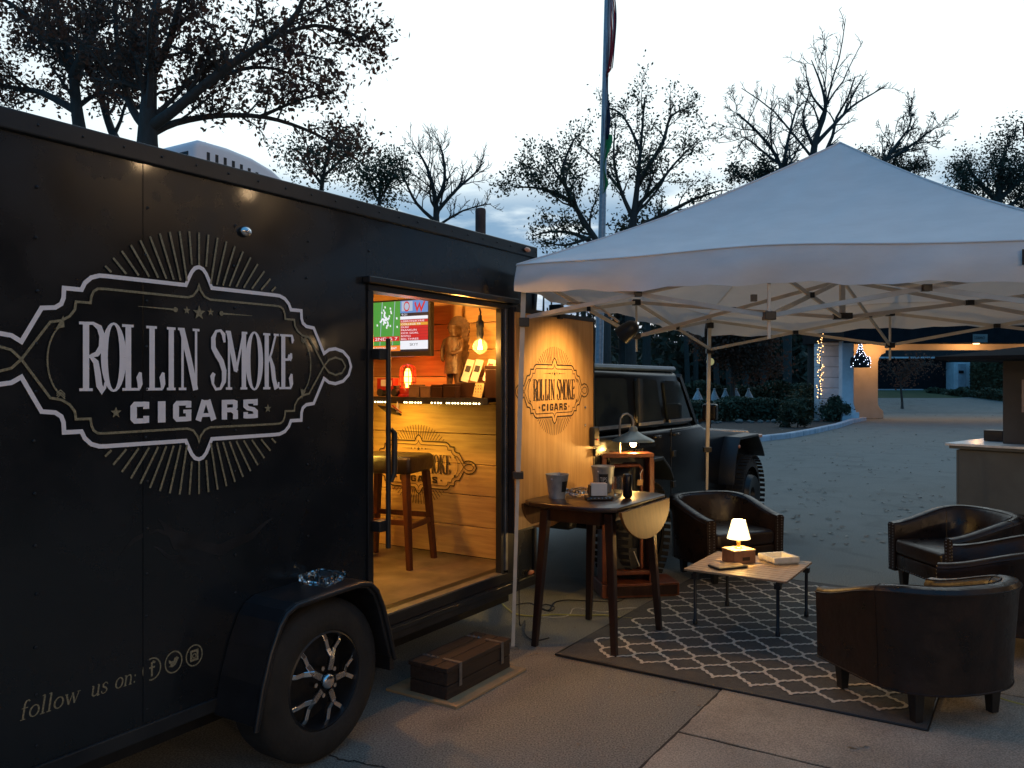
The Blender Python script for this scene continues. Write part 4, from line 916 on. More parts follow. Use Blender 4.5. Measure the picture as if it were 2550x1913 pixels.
# ------------------------------------------------------------------ roll-top table with lamp
rt = thing('slat_table', 'low folding slat table on the rug between the armchairs', 'table', (5.68,1.7,0), 'T')
for k in range(11):
    a = 5.33+.69*k/11; box('slat', M['slat'], rt, a+.002, a+.69/11-.002, 1.36, 2.04, .386, .400, bevel=.003)
for y in (1.42, 1.97): box('rail', M['plastic'], rt, 5.35, 6.0, y-.012, y+.012, .360, .3855)
for (u, y) in ((5.40,1.985),(5.41,1.435),(6.04-.04,1.395),(5.97,1.95)):
    MB().tube([(u,y,.018),(u,y,.05),(u,y,.055),(u,y,.36)], [.016,.016,.011,.011], 10).build('leg', M['satin'], rt, smooth=True)
    MB().box(u-.02,u+.02,y-.02,y+.02,.325,.3595).build('leg_block', M['plastic'], rt)
t_ = thing('cigar_crate', 'small wooden cigar crate under the table lamp', 'box', (5.70,1.76,.401), 'T')
w_ = mat('printed_wood_box', (.30,.14,.07), .6, c2=(.20,.09,.045), scale=14)
ax = Vector((.80,-.60,0)).normalized(); ay = Vector((-ax.y,ax.x,0)); BC = Vector((5.73,1.79,.401))
MB().obox(BC+Vector((0,0,.044)), ax, ay, (0,0,1), .088, .072, .043).build('box_body', w_, t_, bevel=.002)
MB().obox(BC+Vector((0,0,.0915)), ax, ay, (0,0,1), .090, .074, .004).build('box_lid', mat('pale_box_lid', (.50,.38,.22), .6, c2=(.42,.30,.17), scale=12), t_, bevel=.001)
MB().obox(BC-ay*.0735+Vector((0,0,.035))+ax*.01, ax, ay, (0,0,1), .03, .0008, .012).build('box_print', M['ink'], t_)
tl = thing('table_lamp', 'small glowing table lamp with a white shade on the wooden crate', 'lamp', tuple(BC+Vector((0,0,.096))), 'T')
lc = BC+Vector((0,0,.0965)); shade = mat('lit_lamp_shade', (.85,.72,.5), .8, emit=(1,.74,.36), es=2.6)
MB().lathe([(0,0),(.028,0),(.024,.006),(.012,.012),(.014,.03),(.016,.045),(.010,.055),(.008,.09)], tuple(lc), 18).build('lamp_base', mat('brass', (.6,.42,.12), .3, .8), tl, smooth=True)
MB().lathe([(.080,.068),(.0785,.068),(.0445,.196),(.046,.196),(.080,.068)], tuple(lc), 32).build('lamp_shade', shade, tl, smooth=True)
light('table_lamp_light', 'POINT', tuple(lc+Vector((0,0,.055))), 5, (1,.58,.18), tl, size=.03)
light('table_lamp_uplight', 'POINT', tuple(lc+Vector((0,0,.22))), 17, (1,.60,.2), tl, size=.03)
t_ = thing('slim_case', 'flat dark case lying in front of the wooden crate', 'case', (5.55,1.80,.401), 'T')
c = G(1830, 1401, .405); cu_, cy_2 = WT(c.x, c.y)
MB().obox((5.525,1.80,.4095), ax, ay, (0,0,1), .118, .065, .008).build('case_body', M['plastic'], t_, bevel=.005)
MB().obox((5.525,1.80,.4185), ax, ay, (0,0,1), .108, .056, .0006).build('case_top', M['paper'] if False else mat('case_leather', (.28,.20,.13), .5, c2=(.2,.14,.09), scale=10), t_)
t_ = thing('marble_ashtray', 'large square white ashtray on the right side of the slat table', 'ashtray', (5.9,1.52,.401), 'T')
glass_tray(t_, (5.90,1.56,.4015), .20, .045, (.75,-.66), mat('white_ceramic', (.72,.68,.60), .35, c2=(.62,.58,.5), scale=12))
# ------------------------------------------------------------------ barrel armchairs
def armchair(lb, loc, face, first=None):
    """face: world direction the sitter looks; local +y is the front"""
    rz = math.atan2(face[1], face[0])-math.pi/2
    if first:
        c = copy_tree(first); c.location = loc; c.rotation_euler[2] = rz; c['label'] = lb; return c
    t_ = thing('barrel_armchair', lb, 'armchair', loc, 'L', rot=rz, group='leather barrel armchairs round the low table')
    n = 34; sh_ = MB(); path = []
    for i in range(n+1):
        s_ = i/n; a = math.pi*(s_)          # left front -> back -> right front
        # u-shaped plan: superellipse back half plus short straight arms
        if s_ < .22: x, y = -.352+.0*(s_), .30-.36*(s_/.22)
        elif s_ > .78: x, y = .352, .30-.36*((1-s_)/.22)
        else:
            b = math.pi*(s_-.22)/.56; x = -.352*math.copysign(abs(math.cos(b))**.82, math.cos(b)); y = -.06-.29*abs(math.sin(b))**.85
        path.append(Vector((x, y, 0)))
    m_ = 10; vs = []
    for i, p in enumerate(path):
        d = (path[min(i+1,n)]-path[max(i-1,0)]).normalized(); o_ = Vector((d.y,-d.x,0))
        if o_.dot(p-Vector((0,.1,0))) < 0: o_ = -o_
        hgt = max(0, min(1, (.33-p.y)/.62)); top = .545+.135*(hgt*hgt*(3-2*hgt))
        lean = .045*(hgt)
        sec = [(.040,.165),(.042,.30),(.048+lean*.4,top-.06),(.050+lean*.6,top-.028),(.036+lean*.6,top-.006),(.0+lean*.6,top),(-.034+lean*.5,top-.008),(-.048+lean*.4,top-.035),(-.044,.40),(-.040,.165)]
        for off, z in sec: vs.append(p+o_*off+Vector((0,0,z)))
    fs = [(i*m_+k, i*m_+(k+1)%m_, (i+1)*m_+(k+1)%m_, (i+1)*m_+k) for i in range(n) for k in range(m_)]+[tuple(range(m_)), tuple(n*m_+k for k in range(m_))]
    sh_.add(vs, fs); sh_.build('backrest', M['leather'], t_, smooth=True, bevel=0)
    pip = MB()
    for sd in (3, 6):
        pip.tube([Vector(vs[i*m_+sd]) for i in range(n+1)], .0042, 5)
    pip.tube([Vector(vs[i*m_+0])+Vector((0,0,.004)) for i in range(n+1)], .005, 5); pip.build('piping', M['leather'], t_, smooth=True)
    sm = MB(); i0 = 9
    for i0 in (9, 25): sm.tube([Vector(vs[i0*m_+k]) for k in (0,1,2,3,4,5,6,7,8)], .003, 4)
    tag(sm.build('seam', M['leather'], t_), kind='stuff')
    pl_ = [(-.305,.29),(-.305,-.08),(-.27,-.22),(-.16,-.31),(0,-.335),(.16,-.31),(.27,-.22),(.305,-.08),(.305,.29)]
    MB().prism([(x,y) for x,y in pl_], .18, .30).build('seat_frame', M['leather'], t_, bevel=.012, smooth=True)
    MB().prism([(x*.985,y+.02 if y > 0 else y) for x,y in pl_], .305, .425).build('seat_cushion', M['leather'], t_, bevel=.035, seg=4, smooth=True)
    for x, y in ((-.28,.24),(.28,.24),(-.23,-.24),(.23,-.24)):
        MB().taper((x*.99,y,.007),(x,y,.185),.042,.062).build('leg', M['plastic'], t_, bevel=.004)
    nh = MB()
    for s_ in (-1,1):
        for k in range(16): nh.ball((s_*.375,.302,.19+k*.0225), .0048, n=6, m=4); nh.ball((s_*.330,.302,.19+k*.0225), .0048, n=6, m=4)
    for k in range(20): nh.ball((-.29+.0305*k,.293,.195), .0048, n=6, m=4)
    tag(nh.build('nailheads', M['steel'], t_), kind='stuff')
    return t_
ch1 = armchair('brown leather barrel armchair behind the table lamp, left of the low table', (1.80,7.08,0), (.42,-.91))
armchair('dark leather barrel armchair facing left in front of the bar stand', (3.36,6.28,0), (-.99,-.12), ch1)
armchair('dark barrel armchair at the right edge between the near chair and the far one', (3.06,5.20,.006), (-.82,.57), ch1)
armchair('nearest dark barrel armchair seen from behind at the front of the rug', (2.11,4.30,.009), (-.27,.96), ch1)
# ------------------------------------------------------------------ canopy tent
ct = thing('canopy_tent', 'white pop-up canopy tent with peaked roof over the seating', 'canopy', (2.2,5.5,0), 'W')
A = Vector((.03,5.14,2.385)); B = Vector((1.80,7.62,2.275)); C_ = Vector((2.62,3.50,2.27)); D = Vector((4.42,5.97,2.28)); PK = P(2092,356,5.57)
def quadpanel(name, p, q, sag=.05, lift=.0, n=16):
    """triangular roof panel p-q-peak with slack between the ridges; edge may lift over the middle truss"""
    mb = MB(); idx = {}
    for i in range(n+1):
        t = i/n
        for j in range(n+1):
            s_ = j/n
            e = p.lerp(q, s_)+Vector((0,0,lift*(4*s_*(1-s_))**1.2-.016*math.sin(math.pi*2*s_)**2*(1 if lift >= 0 else 0)))
            c = e.lerp(PK, t)
            ridge = 4*s_*(1-s_); c.z -= sag*ridge*math.sin(math.pi*t)*.8+ .055*math.sin(math.pi*t)
            c.z += .016*math.sin(9*s_+5*t)*(1-t)*t+.010*math.sin(23*s_-4*t)*t*(1-t)
            mb.v.append(tuple(c))
    mb.f = [(i*(n+1)+j, i*(n+1)+j+1, (i+1)*(n+1)+j+1, (i+1)*(n+1)+j) for i in range(n) for j in range(n)]
    return mb.build(name, M['tent'], ct, smooth='all', fix=False)
def valance(p, q, lift, drop0, drop1, outw):
    mb = MB(); n, m_ = 40, 6
    for i in range(n+1):
        s_ = i/n; e = p.lerp(q, s_)+Vector((0,0,lift*(4*s_*(1-s_))**1.2-.016*math.sin(math.pi*2*s_)**2))
        dp = drop0+(drop1-drop0)*s_+.008*math.sin(s_*31)+.005*math.sin(s_*73)+lift*.75*(4*s_*(1-s_))**1.2
        for j in range(m_+1):
            t = j/m_; o_ = outw*(.012*math.sin(t*3.1)+.020*math.sin(s_*17+t*1.5)*t+.012*math.sin(s_*43+2*t)*t); mb.v.append(tuple(e+Vector((0,0,-dp*t))+o_))
    mb.f = [(i*(m_+1)+j, i*(m_+1)+j+1, (i+1)*(m_+1)+j+1, (i+1)*(m_+1)+j) for i in range(n) for j in range(m_)]
    o = mb.build('valance', M['tent'], ct, smooth='all', fix=False); return o
sides = ((A,C_,.045,.165,.165),(C_,D,.03,.165,.17),(D,B,.03,.17,.20),(B,A,.03,.20,.165))
cen = (A+B+C_+D)/4
for p, q, lf, d0, d1 in sides:
    quadpanel('roof_panel', p, q, lift=lf); o_ = ((p+q)/2-cen); o_.z = 0; o_.normalize(); valance(p, q, lf, d0, d1, o_)
for q_ in (A,B,C_,D):
    sp_ = []
    for i in range(17):
        t = i/16; c = q_.lerp(PK, t); c.z += .003-.055*math.sin(math.pi*t); sp_.append(c)
    MB().tube(sp_, .006, 5).build('ridge_seam', M['tent'], ct, smooth=True)
for p, q, lf, d0, d1 in sides:
    o_ = ((p+q)/2-cen); o_.z = 0; o_.normalize(); sp_ = []
    for i in range(41):
        s_ = i/40; e = p.lerp(q, s_)+Vector((0,0,lf*(4*s_*(1-s_))**1.2-.016*math.sin(math.pi*2*s_)**2)); sp_.append(e+o_*.004)
    MB().tube(sp_, .0045, 5).build('eave_seam', M['tent'], ct, smooth=True)
text_mesh('valance_print', 'E', M['ink'], ct, 0, .05, 0, .07, 0, fat=.03, frame=lambda x, z: tuple(A.lerp(C_, .872+x/3.06)+Vector((-.02,-.025,-.125+z+.02))))
legs = {'A':(A,(.006,5.17)),'B':(B,(1.775,7.60)),'C':(C_,(2.66,3.50)),'D':(D,(4.40,6.0))}
for k, (p, g_) in legs.items():
    top = Vector((p.x,p.y,p.z-.02))+(cen-p).normalized()*.04; bot = Vector((g_[0],g_[1],.012)); top.z = p.z-.03
    if k == 'A': top = Vector((P(1301,755,5.16).x+.01, 5.16, 2.33))
    mid = bot.lerp(top, .46)
    lg = MB().tube([bot, mid], .0155, 4).build('leg', M['tleg'], ct); MB().tube([mid, top], .021, 4).build('upper_leg', M['tleg'], lg)
    MB().box(bot.x-.035,bot.x+.035,bot.y-.035,bot.y+.035,.002,.012).build('foot_plate', M['steel'], lg)
    MB().obox(mid, (1,0,0),(0,1,0),(0,0,1), .034,.034,.022).build('lock_collar', M['plastic'], lg, bevel=.004)
    MB().obox(top+Vector((0,0,-.06)), (1,0,0),(0,1,0),(0,0,1), .032,.032,.035).build('corner_bracket', M['plastic'], lg, bevel=.004)
    MB().obox(top+Vector((0,0,-.30)), (1,0,0),(0,1,0),(0,0,1), .032,.032,.028).build('slide_bracket', M['plastic'], lg, bevel=.004)
def truss(p, q, z0, z1):
    """scissor pairs between two corners"""
    n = 2
    for k in range(n):
        a, b = p.lerp(q, k/n), p.lerp(q, (k+1)/n); 
        lo, hi = Vector((0,0,z0)), Vector((0,0,z1))
        za = lambda v, h: Vector((v.x,v.y,v.z-h))
        MB().bar(za(a,z1), za(b,z0), .012, .024).build('truss_bar', M['tleg'], ct); MB().bar(za(a,z0), za(b,z1), .012, .024).build('truss_bar', M['tleg'], ct)
        m_ = (za(a,z1)+za(b,z0))/2; MB().obox(m_,(1,0,0),(0,1,0),(0,0,1),.02,.02,.016).build('truss_joint', M['plastic'], ct)
    mid = p.lerp(q,.5)
    for h in (z0, z1): MB().obox(mid-Vector((0,0,h)),(1,0,0),(0,1,0),(0,0,1),.03,.03,.022).build('truss_joint', M['plastic'], ct, bevel=.004)
    MB().bar(mid-Vector((0,0,z0)), mid-Vector((0,0,z1+.12)), .014,.014,up=(1,0,0)).build('truss_post', M['tleg'], ct)
ins = lambda p: p+(cen-p)*.03
a_, b_, c_2, d_ = (ins(x) for x in (A,B,C_,D))
for p, q in ((a_,c_2),(c_2,d_),(d_,b_),(b_,a_)): truss(p, q, .06, .32)
hub = Vector((cen.x+.0,cen.y,2.10)); MB().obox(hub,(1,0,0),(0,1,0),(0,0,1),.05,.05,.02).build('centre_hub', M['plastic'], ct, bevel=.004)
MB().bar(hub, Vector((PK.x,PK.y,PK.z-.03)), .03,.03,up=(1,0,0)).build('centre_pole', M['tleg'], ct)
for p, q in ((a_,c_2),(c_2,d_),(d_,b_),(b_,a_)):
    m_ = p.lerp(q,.5); mm = m_.lerp(hub,.5)
    MB().bar(Vector((m_.x,m_.y,m_.z-.06)), Vector((hub.x,hub.y,2.09)), .012,.024).build('cross_bar', M['tleg'], ct)
    MB().bar(Vector((m_.x,m_.y,m_.z-.32)), Vector((hub.x,hub.y,2.34)), .012,.024).build('cross_bar', M['tleg'], ct)
    mz = Vector(((m_.x+hub.x)/2,(m_.y+hub.y)/2,(m_.z-.06+2.09)/2)); MB().obox(mz,(1,0,0),(0,1,0),(0,0,1),.02,.02,.016).build('truss_joint', M['plastic'], ct)
MB().obox((1.27,4.35,2.10),(1,0,0),(0,1,0),(0,0,1),.014,.014,.018).build('hanging_clip', M['plastic'], ct)
# ------------------------------------------------------------------ off-road vehicle ahead of the trailer
jp = thing('off_road_vehicle', 'black four door off-road vehicle parked ahead of the trailer door', 'car', (7.6,3.8,0), 'T')
JY, JW = 2.86, 4.70
body = [(5.55,.55),(5.55,1.20),(5.60,1.235),(7.95,1.235),(8.05,1.20),(9.55,1.10),(9.62,1.05),(9.62,.62),(9.0,.50),(7.9,.50),(6.9,.50),(5.9,.50)]
jb = MB().uprism(body, JY, JW).build('body', M['jeep'], jp, bevel=.03, seg=3, smooth=True)
roofp = [(5.60,1.24),(5.64,1.70),(5.70,1.755),(7.45,1.745),(7.53,1.71),(7.95,1.24)]
MB().uprism(roofp, JY+.07, JW-.07).build('hard_top', M['jeep'], jp, bevel=.035, seg=3, smooth=True)
MB().prism([(5.62,JY+.09),(7.52,JY+.09),(7.52,JW-.09),(5.62,JW-.09)], 1.7555, 1.805).build('roof_skin', mat('vehicle_roof_sky_sheen', (.15,.21,.26), .5, c2=(.12,.17,.21), scale=5), jp, bevel=.025, seg=3, smooth=True)  # black roof; the sky's reflection is painted in as blue-grey
for k, (pts) in enumerate(([(5.76,1.30),(5.72,1.67),(5.76,1.69),(6.26,1.69),(6.31,1.67),(6.37,1.31)], [(6.54,1.31),(6.50,1.67),(6.53,1.69),(6.92,1.68),(6.96,1.66),(7.08,1.31)], [(7.22,1.31),(7.12,1.65),(7.15,1.67),(7.47,1.665),(7.51,1.65),(7.80,1.31)])):
    wn = MB().uprism(pts, JY+.055, JY+.068).build('window', M['jglass'], jp)
    MB().bar((pts[0][0]+.02,JY+.045,1.295),(pts[-1][0]-.01,JY+.045,1.295),.020,.026).build('window_sill_sky_glint', M['galv'], wn)  # pale metal paints the sky glint on the black window bevel
for u in (6.44, 7.16): MB().box(u-.008,u+.008,JY-.003,JY-.0005,.60,1.23).build('door_gap', M['plastic'], jp)
for u in (6.80, 7.25):
    h_ = MB().box(u-.07,u+.07,JY-.035,JY-.005,1.165,1.19).build('door_handle', M['plastic'], jp, bevel=.008); MB().ball((u,JY-.036,1.18),.014,.006,.01,8,5).build('handle_button', M['chrome'], h_)
for u, z in ((6.50,1.0),(6.50,.72),(7.22,1.0),(7.22,.72)): MB().box(u-.05,u+.02,JY-.02,JY-.002,z-.03,z+.03).build('door_hinge', M['plastic'], jp, bevel=.005)
mr = MB().obox((7.84,JY-.13,1.365),(0,1,.0),(1,0,0),(0,0,1),.07,.045,.08).build('side_mirror', M['jeep'], jp, bevel=.02, seg=3)
MB().bar((7.86,JY-.01,1.27),(7.85,JY-.12,1.31),.03,.03).build('mirror_arm', M['plastic'], mr)
wp = MB().uprism([(7.56,1.68),(7.60,1.69),(8.00,1.24),(7.95,1.24)], JY+.10, JW-.10).build('windscreen', M['jglass'], jp)
for y in (JY+.06, JW-.10): MB().bar((7.53,y+.02,1.72),(7.99,y+.02,1.23),.05,.05).build('windscreen_pillar', M['jeep'], jp)
def flare(u, w, h, m_):
    q = [(u-w,.62),(u-w*.86,.90),(u-w*.62,h),(u+w*.55,h+.005),(u+w*.86,.93),(u+w,.84)]; n_ = len(q); inn_ = [(a, b-.035) for a, b in q]; mb = MB()
    vs = [(a,JY+.02,b) for a,b in q]+[(a,JY-.17,b-.005) for a,b in q]+[(a,JY-.17,b) for a,b in inn_]+[(a,JY+.02,b) for a,b in inn_]
    mb.add(vs, [(k*n_+i, k*n_+i+1, ((k+1)%4)*n_+i+1, ((k+1)%4)*n_+i) for k in range(4) for i in range(n_-1)]+[(0,n_,2*n_,3*n_),(n_-1,2*n_-1,3*n_-1,4*n_-1)])
    return mb.build('fender_flare', m_, jp, bevel=.01, smooth=True)
flb = mat('flare_black', (.012,.018,.027), .42, c2=(.014,.018,.022), scale=6)
flare(6.28,.52,1.03,flb); flare(9.02,.56,1.08,flb)
MB().ball((8.62,JY-.175,.98),.02,.01,.02).build('side_marker', amb, jp); MB().box(9.45,9.6,JY-.14,JY-.02,1.02,1.06).build('turn_lamp', amb, jp, bevel=.01)
for u in (6.28, 9.14):
    jw = MB(); jw.lathe([(.25,.26),(.25,0),(.30,-.01),(.37,.0),(.40,.02),(.42,.05),(.42,.22),(.40,.25),(.30,.27)], (u,JY+.10-.10,.42), 40, 'y'); jw.v = [(a, 2*(JY)-b, c_) if False else (a, b+.14, c_) for a, b, c_ in jw.v]
    # tyre pushed so that its outer face stands at the flare
    jw.v = [(a, b-.02, c_) for a, b, c_ in jw.v]
    wo = jw.build('wheel', M['tire'], jp, smooth='all')
    td = MB()
    for k in range(46):
        a = 2*math.pi*k/46; d_2 = Vector((math.cos(a),0,math.sin(a)))
        for yy in (-.13, -.02, .09): td.obox(Vector((u,JY-.06+.06+yy-.02 if False else JY+yy+.0,.42))+d_2*.425, (0,1,0), d_2.cross(Vector((0,1,0))), d_2, .046, .018, .005)
    tag(td.build('tread', M['tire'], wo), kind='stuff')
    MB().lathe([(.25,.02),(.22,.04),(.20,.10),(.08,.08),(.06,.03),(0,.03)], (u,JY-.08,.42), 28, 'y').build('rim', M['satin'], wo, smooth=True)
MB().box(6.9,8.6,JY-.12,JY-.02,.42,.50).build('side_step', M['plastic'], jp, bevel=.02)
MB().box(5.42,5.55,JY+.1,JW-.1,.55,.78).build('rear_bumper', M['plastic'], jp, bevel=.03)
MB().uprism([(5.53,1.10),(6.75,1.10),(6.75,1.125),(5.53,1.125)], JY-.02, JY-.001).build('body_rail', M['jeep'], jp)
text_mesh('door_lettering', 'ROLLINSMOKE.COM', M['gold'], jp, 5.85, 6.52, 1.03, 1.105, 0, fat=.0, frame=lambda x, z: (x, JY-.003, z))
# ------------------------------------------------------------------ mobile bar stand at the right
o_ = Vector((4.10,7.85,0)); bxx = Vector((.66,-.75,0)).normalized(); byy = Vector((.75,.66,0)).normalized()
bs = thing('mobile_bar', 'taupe mobile bar with white counter and dark roof at the right edge', 'bar stand', tuple(o_+bxx*1.2+byy*.5), 'W')
def bb(name, m_, a0,a1,b0,b1,z0,z1,bv=.004,p=None): return MB().obox(o_+bxx*(a0+a1)/2+byy*(b0+b1)/2+Vector((0,0,(z0+z1)/2)), bxx, byy, (0,0,1), (a1-a0)/2, (b1-b0)/2, (z1-z0)/2).build(name, m_, p or bs, bevel=bv)
for k in range(4): bb('front_panel', M['bar'], .10+k*.60, .696+k*.60, .06, .09, .47, 1.02)
bb('side_panel', M['bar'], .08,.10,.06,.90,.47,1.02); bb('body_core', M['bar'], .101,2.5,.091,.88,.46,1.03); bb('counter_rim', M['bar'], .03,2.55,.02,.93,1.031,1.058)
bb('counter_top', M['countr'], 0,2.6,0,.95,1.0585,1.082); bb('chassis', M['plastic'], .35,2.4,.15,.85,.16,.459)
for a in (.8, 1.7): MB().tube([o_+bxx*a+byy*.16+Vector((0,0,.25)), o_+bxx*a+byy*.34+Vector((0,0,.25))], .25, 24).build('wheel', M['tire'], bs, smooth=True)
pst = bb('roof_post', mat('dark_taupe_post', (.07,.066,.062), .7, c2=(.055,.052,.049), scale=4), .40,1.15,.30,.60,1.083,1.93)
bb('poster', mat('printed_notice', (.42,.34,.31), .8, c2=(.32,.25,.23), scale=9), .56,.86,.294,.2985,1.38,1.68,bv=0,p=pst)
MB().prism([(0,0),(1,0),(1,1),(0,1)], 0, 1).v
rf = MB(); tip = P(2328,897,7.35)
q = [tip, tip+bxx*3.0+Vector((0,0,.0)), tip+bxx*3.0+byy*1.3+Vector((0,0,0)), tip+byy*1.3]
rf.add([p for p in q]+[p+Vector((0,0,.03)) for p in q]+[(sum((p.x for p in q))/4, sum((p.y for p in q))/4, tip.z+.22)], [(0,3,2,1),(0,1,5,4),(1,2,6,5),(2,3,7,6),(3,0,4,7),(4,5,8),(5,6,8),(6,7,8),(7,4,8)])
rf.build('roof', M['fascia'], bs)
t_ = thing('counter_box', 'small black box standing on the white bar counter', 'box', tuple(o_+bxx*.24+byy*.60+Vector((0,0,1.083))), 'W')
MB().obox(o_+bxx*.24+byy*.60+Vector((0,0,1.135)), bxx, byy, (0,0,1), .085,.07,.051).build('box_body', M['plastic'], t_, bevel=.006); MB().obox(o_+bxx*.24+byy*.60+Vector((0,0,1.188)), bxx, byy, (0,0,1), .087,.072,.0015).build('box_lid', M['satin'], t_)
# ------------------------------------------------------------------ cables
def ground_cable(name, lb, pts, r_, m_, z=None):
    q = [];
    for p in pts: q.append(G(p[0], p[1], r_+.003) if len(p) == 2 else Vector(p))
    s_ = []
    for i in range(len(q)-1):
        p0, p1, p2, p3 = q[max(i-1,0)], q[i], q[i+1], q[min(i+2,len(q)-1)]
        for t in range(6):
            t /= 6; s_.append(.5*((2*p1)+(p2-p0)*t+(2*p0-5*p1+4*p2-p3)*t*t+(3*p1-p0-3*p2+p3)*t*t*t))
    s_.append(q[-1]); o = MB().tube(s_, r_, 6).build(name, m_, smooth=True); return tag(o, lb, 'cable')
k4 = lambda x, y: (1200+x/2.513, 1100+y/2.513)
ground_cable('extension_cord', 'yellow extension cord lying on the asphalt below the tall table', [k4(120,1005),k4(160,1045),k4(220,1080),k4(330,1092),k4(440,1082),k4(560,1085),k4(660,1088),k4(760,1085),k4(850,1098),k4(940,1108)], .006, M['yel'])
ground_cable('white_cable', 'thin pale cable looping over the yellow cord', [k4(360,1095),k4(470,1100),k4(545,1085),k4(575,1045),k4(650,1050),k4(760,1068),k4(880,1045),k4(980,1042),k4(1060,1055)], .004, M['tleg'])
ground_cable('black_cable', 'black cable coiled in loops on the ground behind the tall table leg', [k4(200,1025),k4(300,1010),k4(380,1050),k4(430,1060),k4(455,1035),k4(400,1018),k4(370,1035),k4(420,1055),k4(450,1010),k4(520,992),k4(640,995),k4(770,1000),k4(880,990),k4(950,900)], .004, M['plastic'])
ground_cable('hanging_cable', 'black cable running down past the trailer sill to the ground', [TW(4.5,2.85,.62),TW(4.5,2.83,.35),TW(4.46,2.80,.12),G(*k4(268,1120),.006),G(*k4(262,1180),.006),G(*k4(290,1225),.006),G(*k4(340,1245),.006),G(*k4(420,1228),.006)], .004, M['plastic'])
ground_cable('extension_cord', 'pale cord on the concrete at the right edge behind the near chair', [(2440,1722),(2480,1735),(2520,1748),(2580,1762)], .005, M['yel'])
# ------------------------------------------------------------------ flag pole and flags
FD = 16.0
fp = thing('flagpole', 'tall grey metal flagpole standing behind the parked vehicle', 'flagpole', (P(1487,951,FD).x, FD, 0), 'W')
pb = Vector((P(1486,951,FD).x, FD, 0)); ptp = P(1513,-60,FD)
MB().tube([pb, pb.lerp(ptp,.5), ptp], [.085,.070,.050], 16).build('pole', M['galv'], fp, smooth=True)
MB().cyl(pb, pb+Vector((0,0,.12)), .16, 20).build('pole_base', M['galv'], fp)
MB().tube([P(1516,-60,FD), P(1508,330,FD), P(1499,560,FD)], .008, 5).build('halyard', M['tleg'], fp)
def limp_flag(name, lb, x_of_y, y0, y1, bands, seed, D=FD-.05):
    t_ = thing(name, lb, 'flag', tuple(P(x_of_y(y0)[0], (y0+y1)/2, D)), 'W'); rn = random.Random(seed)
    for bi, (a, b, m_) in enumerate(bands):        # fractions across the folded width, each a hanging fold
        mb = MB(); n_ = 22
        for i in range(n_+1):
            t = i/n_; y = y0+(y1-y0)*t; xl, xr = x_of_y(y)
            for j, f_ in enumerate((a, (a+b)/2, b)):
                x = xl+(xr-xl)*f_+1.2*math.sin(t*9+bi); mb.v.append(tuple(P(x, y+4*math.sin(bi*2+f_*6), D+(.06 if j == 1 else 0)+.03*math.sin(bi*3+t*6)-.012*bi)))
        mb.f = [(i*3+j, i*3+j+1, (i+1)*3+j+1, (i+1)*3+j) for i in range(n_) for j in range(2)]
        mb.build('flag_fold', m_, t_, smooth='all', fix=False)
    return t_
fm = {k: mat('flag_'+k, c, .8, trl=.25, c2=tuple(x*.8 for x in c), scale=3) for k, c in dict(navy=(.03,.05,.13), red=(.42,.05,.07), white=(.62,.64,.68), green=(.03,.30,.12), dark=(.02,.03,.07)).items()}
wf = lambda a, b: (lambda y: (1513-(y/600)*17+3, 1513-(y/600)*17+3+a+b*math.sin(min(1,max(0,(y+60)/250))*math.pi)))
limp_flag('striped_flag', 'limp flag with red and white stripes near the top of the pole', lambda y: (1513-y*.028, 1513-y*.028+(6 if y > 180 else 14)+10*max(0,math.sin((y+40)/235*math.pi))), -50, 192, [(0,.25,fm['navy']),(.2,.42,fm['white']),(.38,.58,fm['red']),(.55,.72,fm['white']),(.68,.86,fm['red']),(.84,1,fm['navy'])], 1)
limp_flag('green_and_blue_flag', 'limp flag with blue upper part and green lower part hanging low on the pole', lambda y: (1511-y*.030, 1511-y*.030+8+10*max(0,math.sin((y-195)/300*math.pi))), 195, 345, [(0,.4,fm['navy']),(.35,.6,fm['white']),(.5,1,fm['dark'])], 2)
gf = [o for o in col.objects if o.name.startswith('green_and_blue_flag')][0]
for bi, (a, b) in enumerate(((0,.35),(.3,.7),(.6,1))):
    mb = MB()
    for i in range(15):
        y = 335+150*i/14; xl = 1511-y*.030; w = 16+9*math.sin(i*.5+1)-(i > 11)*(i-11)*5
        for f_ in (a,(a+b)/2,b): mb.v.append(tuple(P(xl+w*f_, y+(-6 if i > 12 else 0)*f_, FD-.06-.02*bi+(.05 if f_ == (a+b)/2 else 0))))
    mb.f = [(i*3+j, i*3+j+1, (i+1)*3+j+1, (i+1)*3+j) for i in range(14) for j in range(2)]; mb.build('flag_fold', fm['green'], gf, smooth='all', fix=False)
# ------------------------------------------------------------------ trees
def leaf_mesh(name, pts, size, m_, parent, seed=0, drop=0):
    rs = np.random.RandomState(seed); n = len(pts); pts = np.asarray(pts, dtype=np.float32)
    a = rs.normal(size=(n,3)); a /= np.linalg.norm(a,axis=1)[:,None]; b = rs.normal(size=(n,3)); b -= (a*b).sum(1)[:,None]*a; b /= np.linalg.norm(b,axis=1)[:,None]
    s = (size*(.6+.8*rs.rand(n)))[:,None]; 
    v = np.stack([pts-a*s, pts+b*s*.55, pts+a*s, pts-b*s*.55], 1).reshape(-1,3)
    me = bpy.data.meshes.new(name); me.vertices.add(4*n); me.vertices.foreach_set('co', v.ravel()); me.loops.add(4*n); me.loops.foreach_set('vertex_index', np.arange(4*n, dtype=np.int32))
    me.polygons.add(n); me.polygons.foreach_set('loop_start', np.arange(0,4*n,4,dtype=np.int32)); me.polygons.foreach_set('loop_total', np.full(n,4,dtype=np.int32)); me.update(calc_edges=True)
    me.materials.append(m_); o = bpy.data.objects.new(name, me); col.objects.link(o)
    if parent is not None: o.parent = parent
    return o
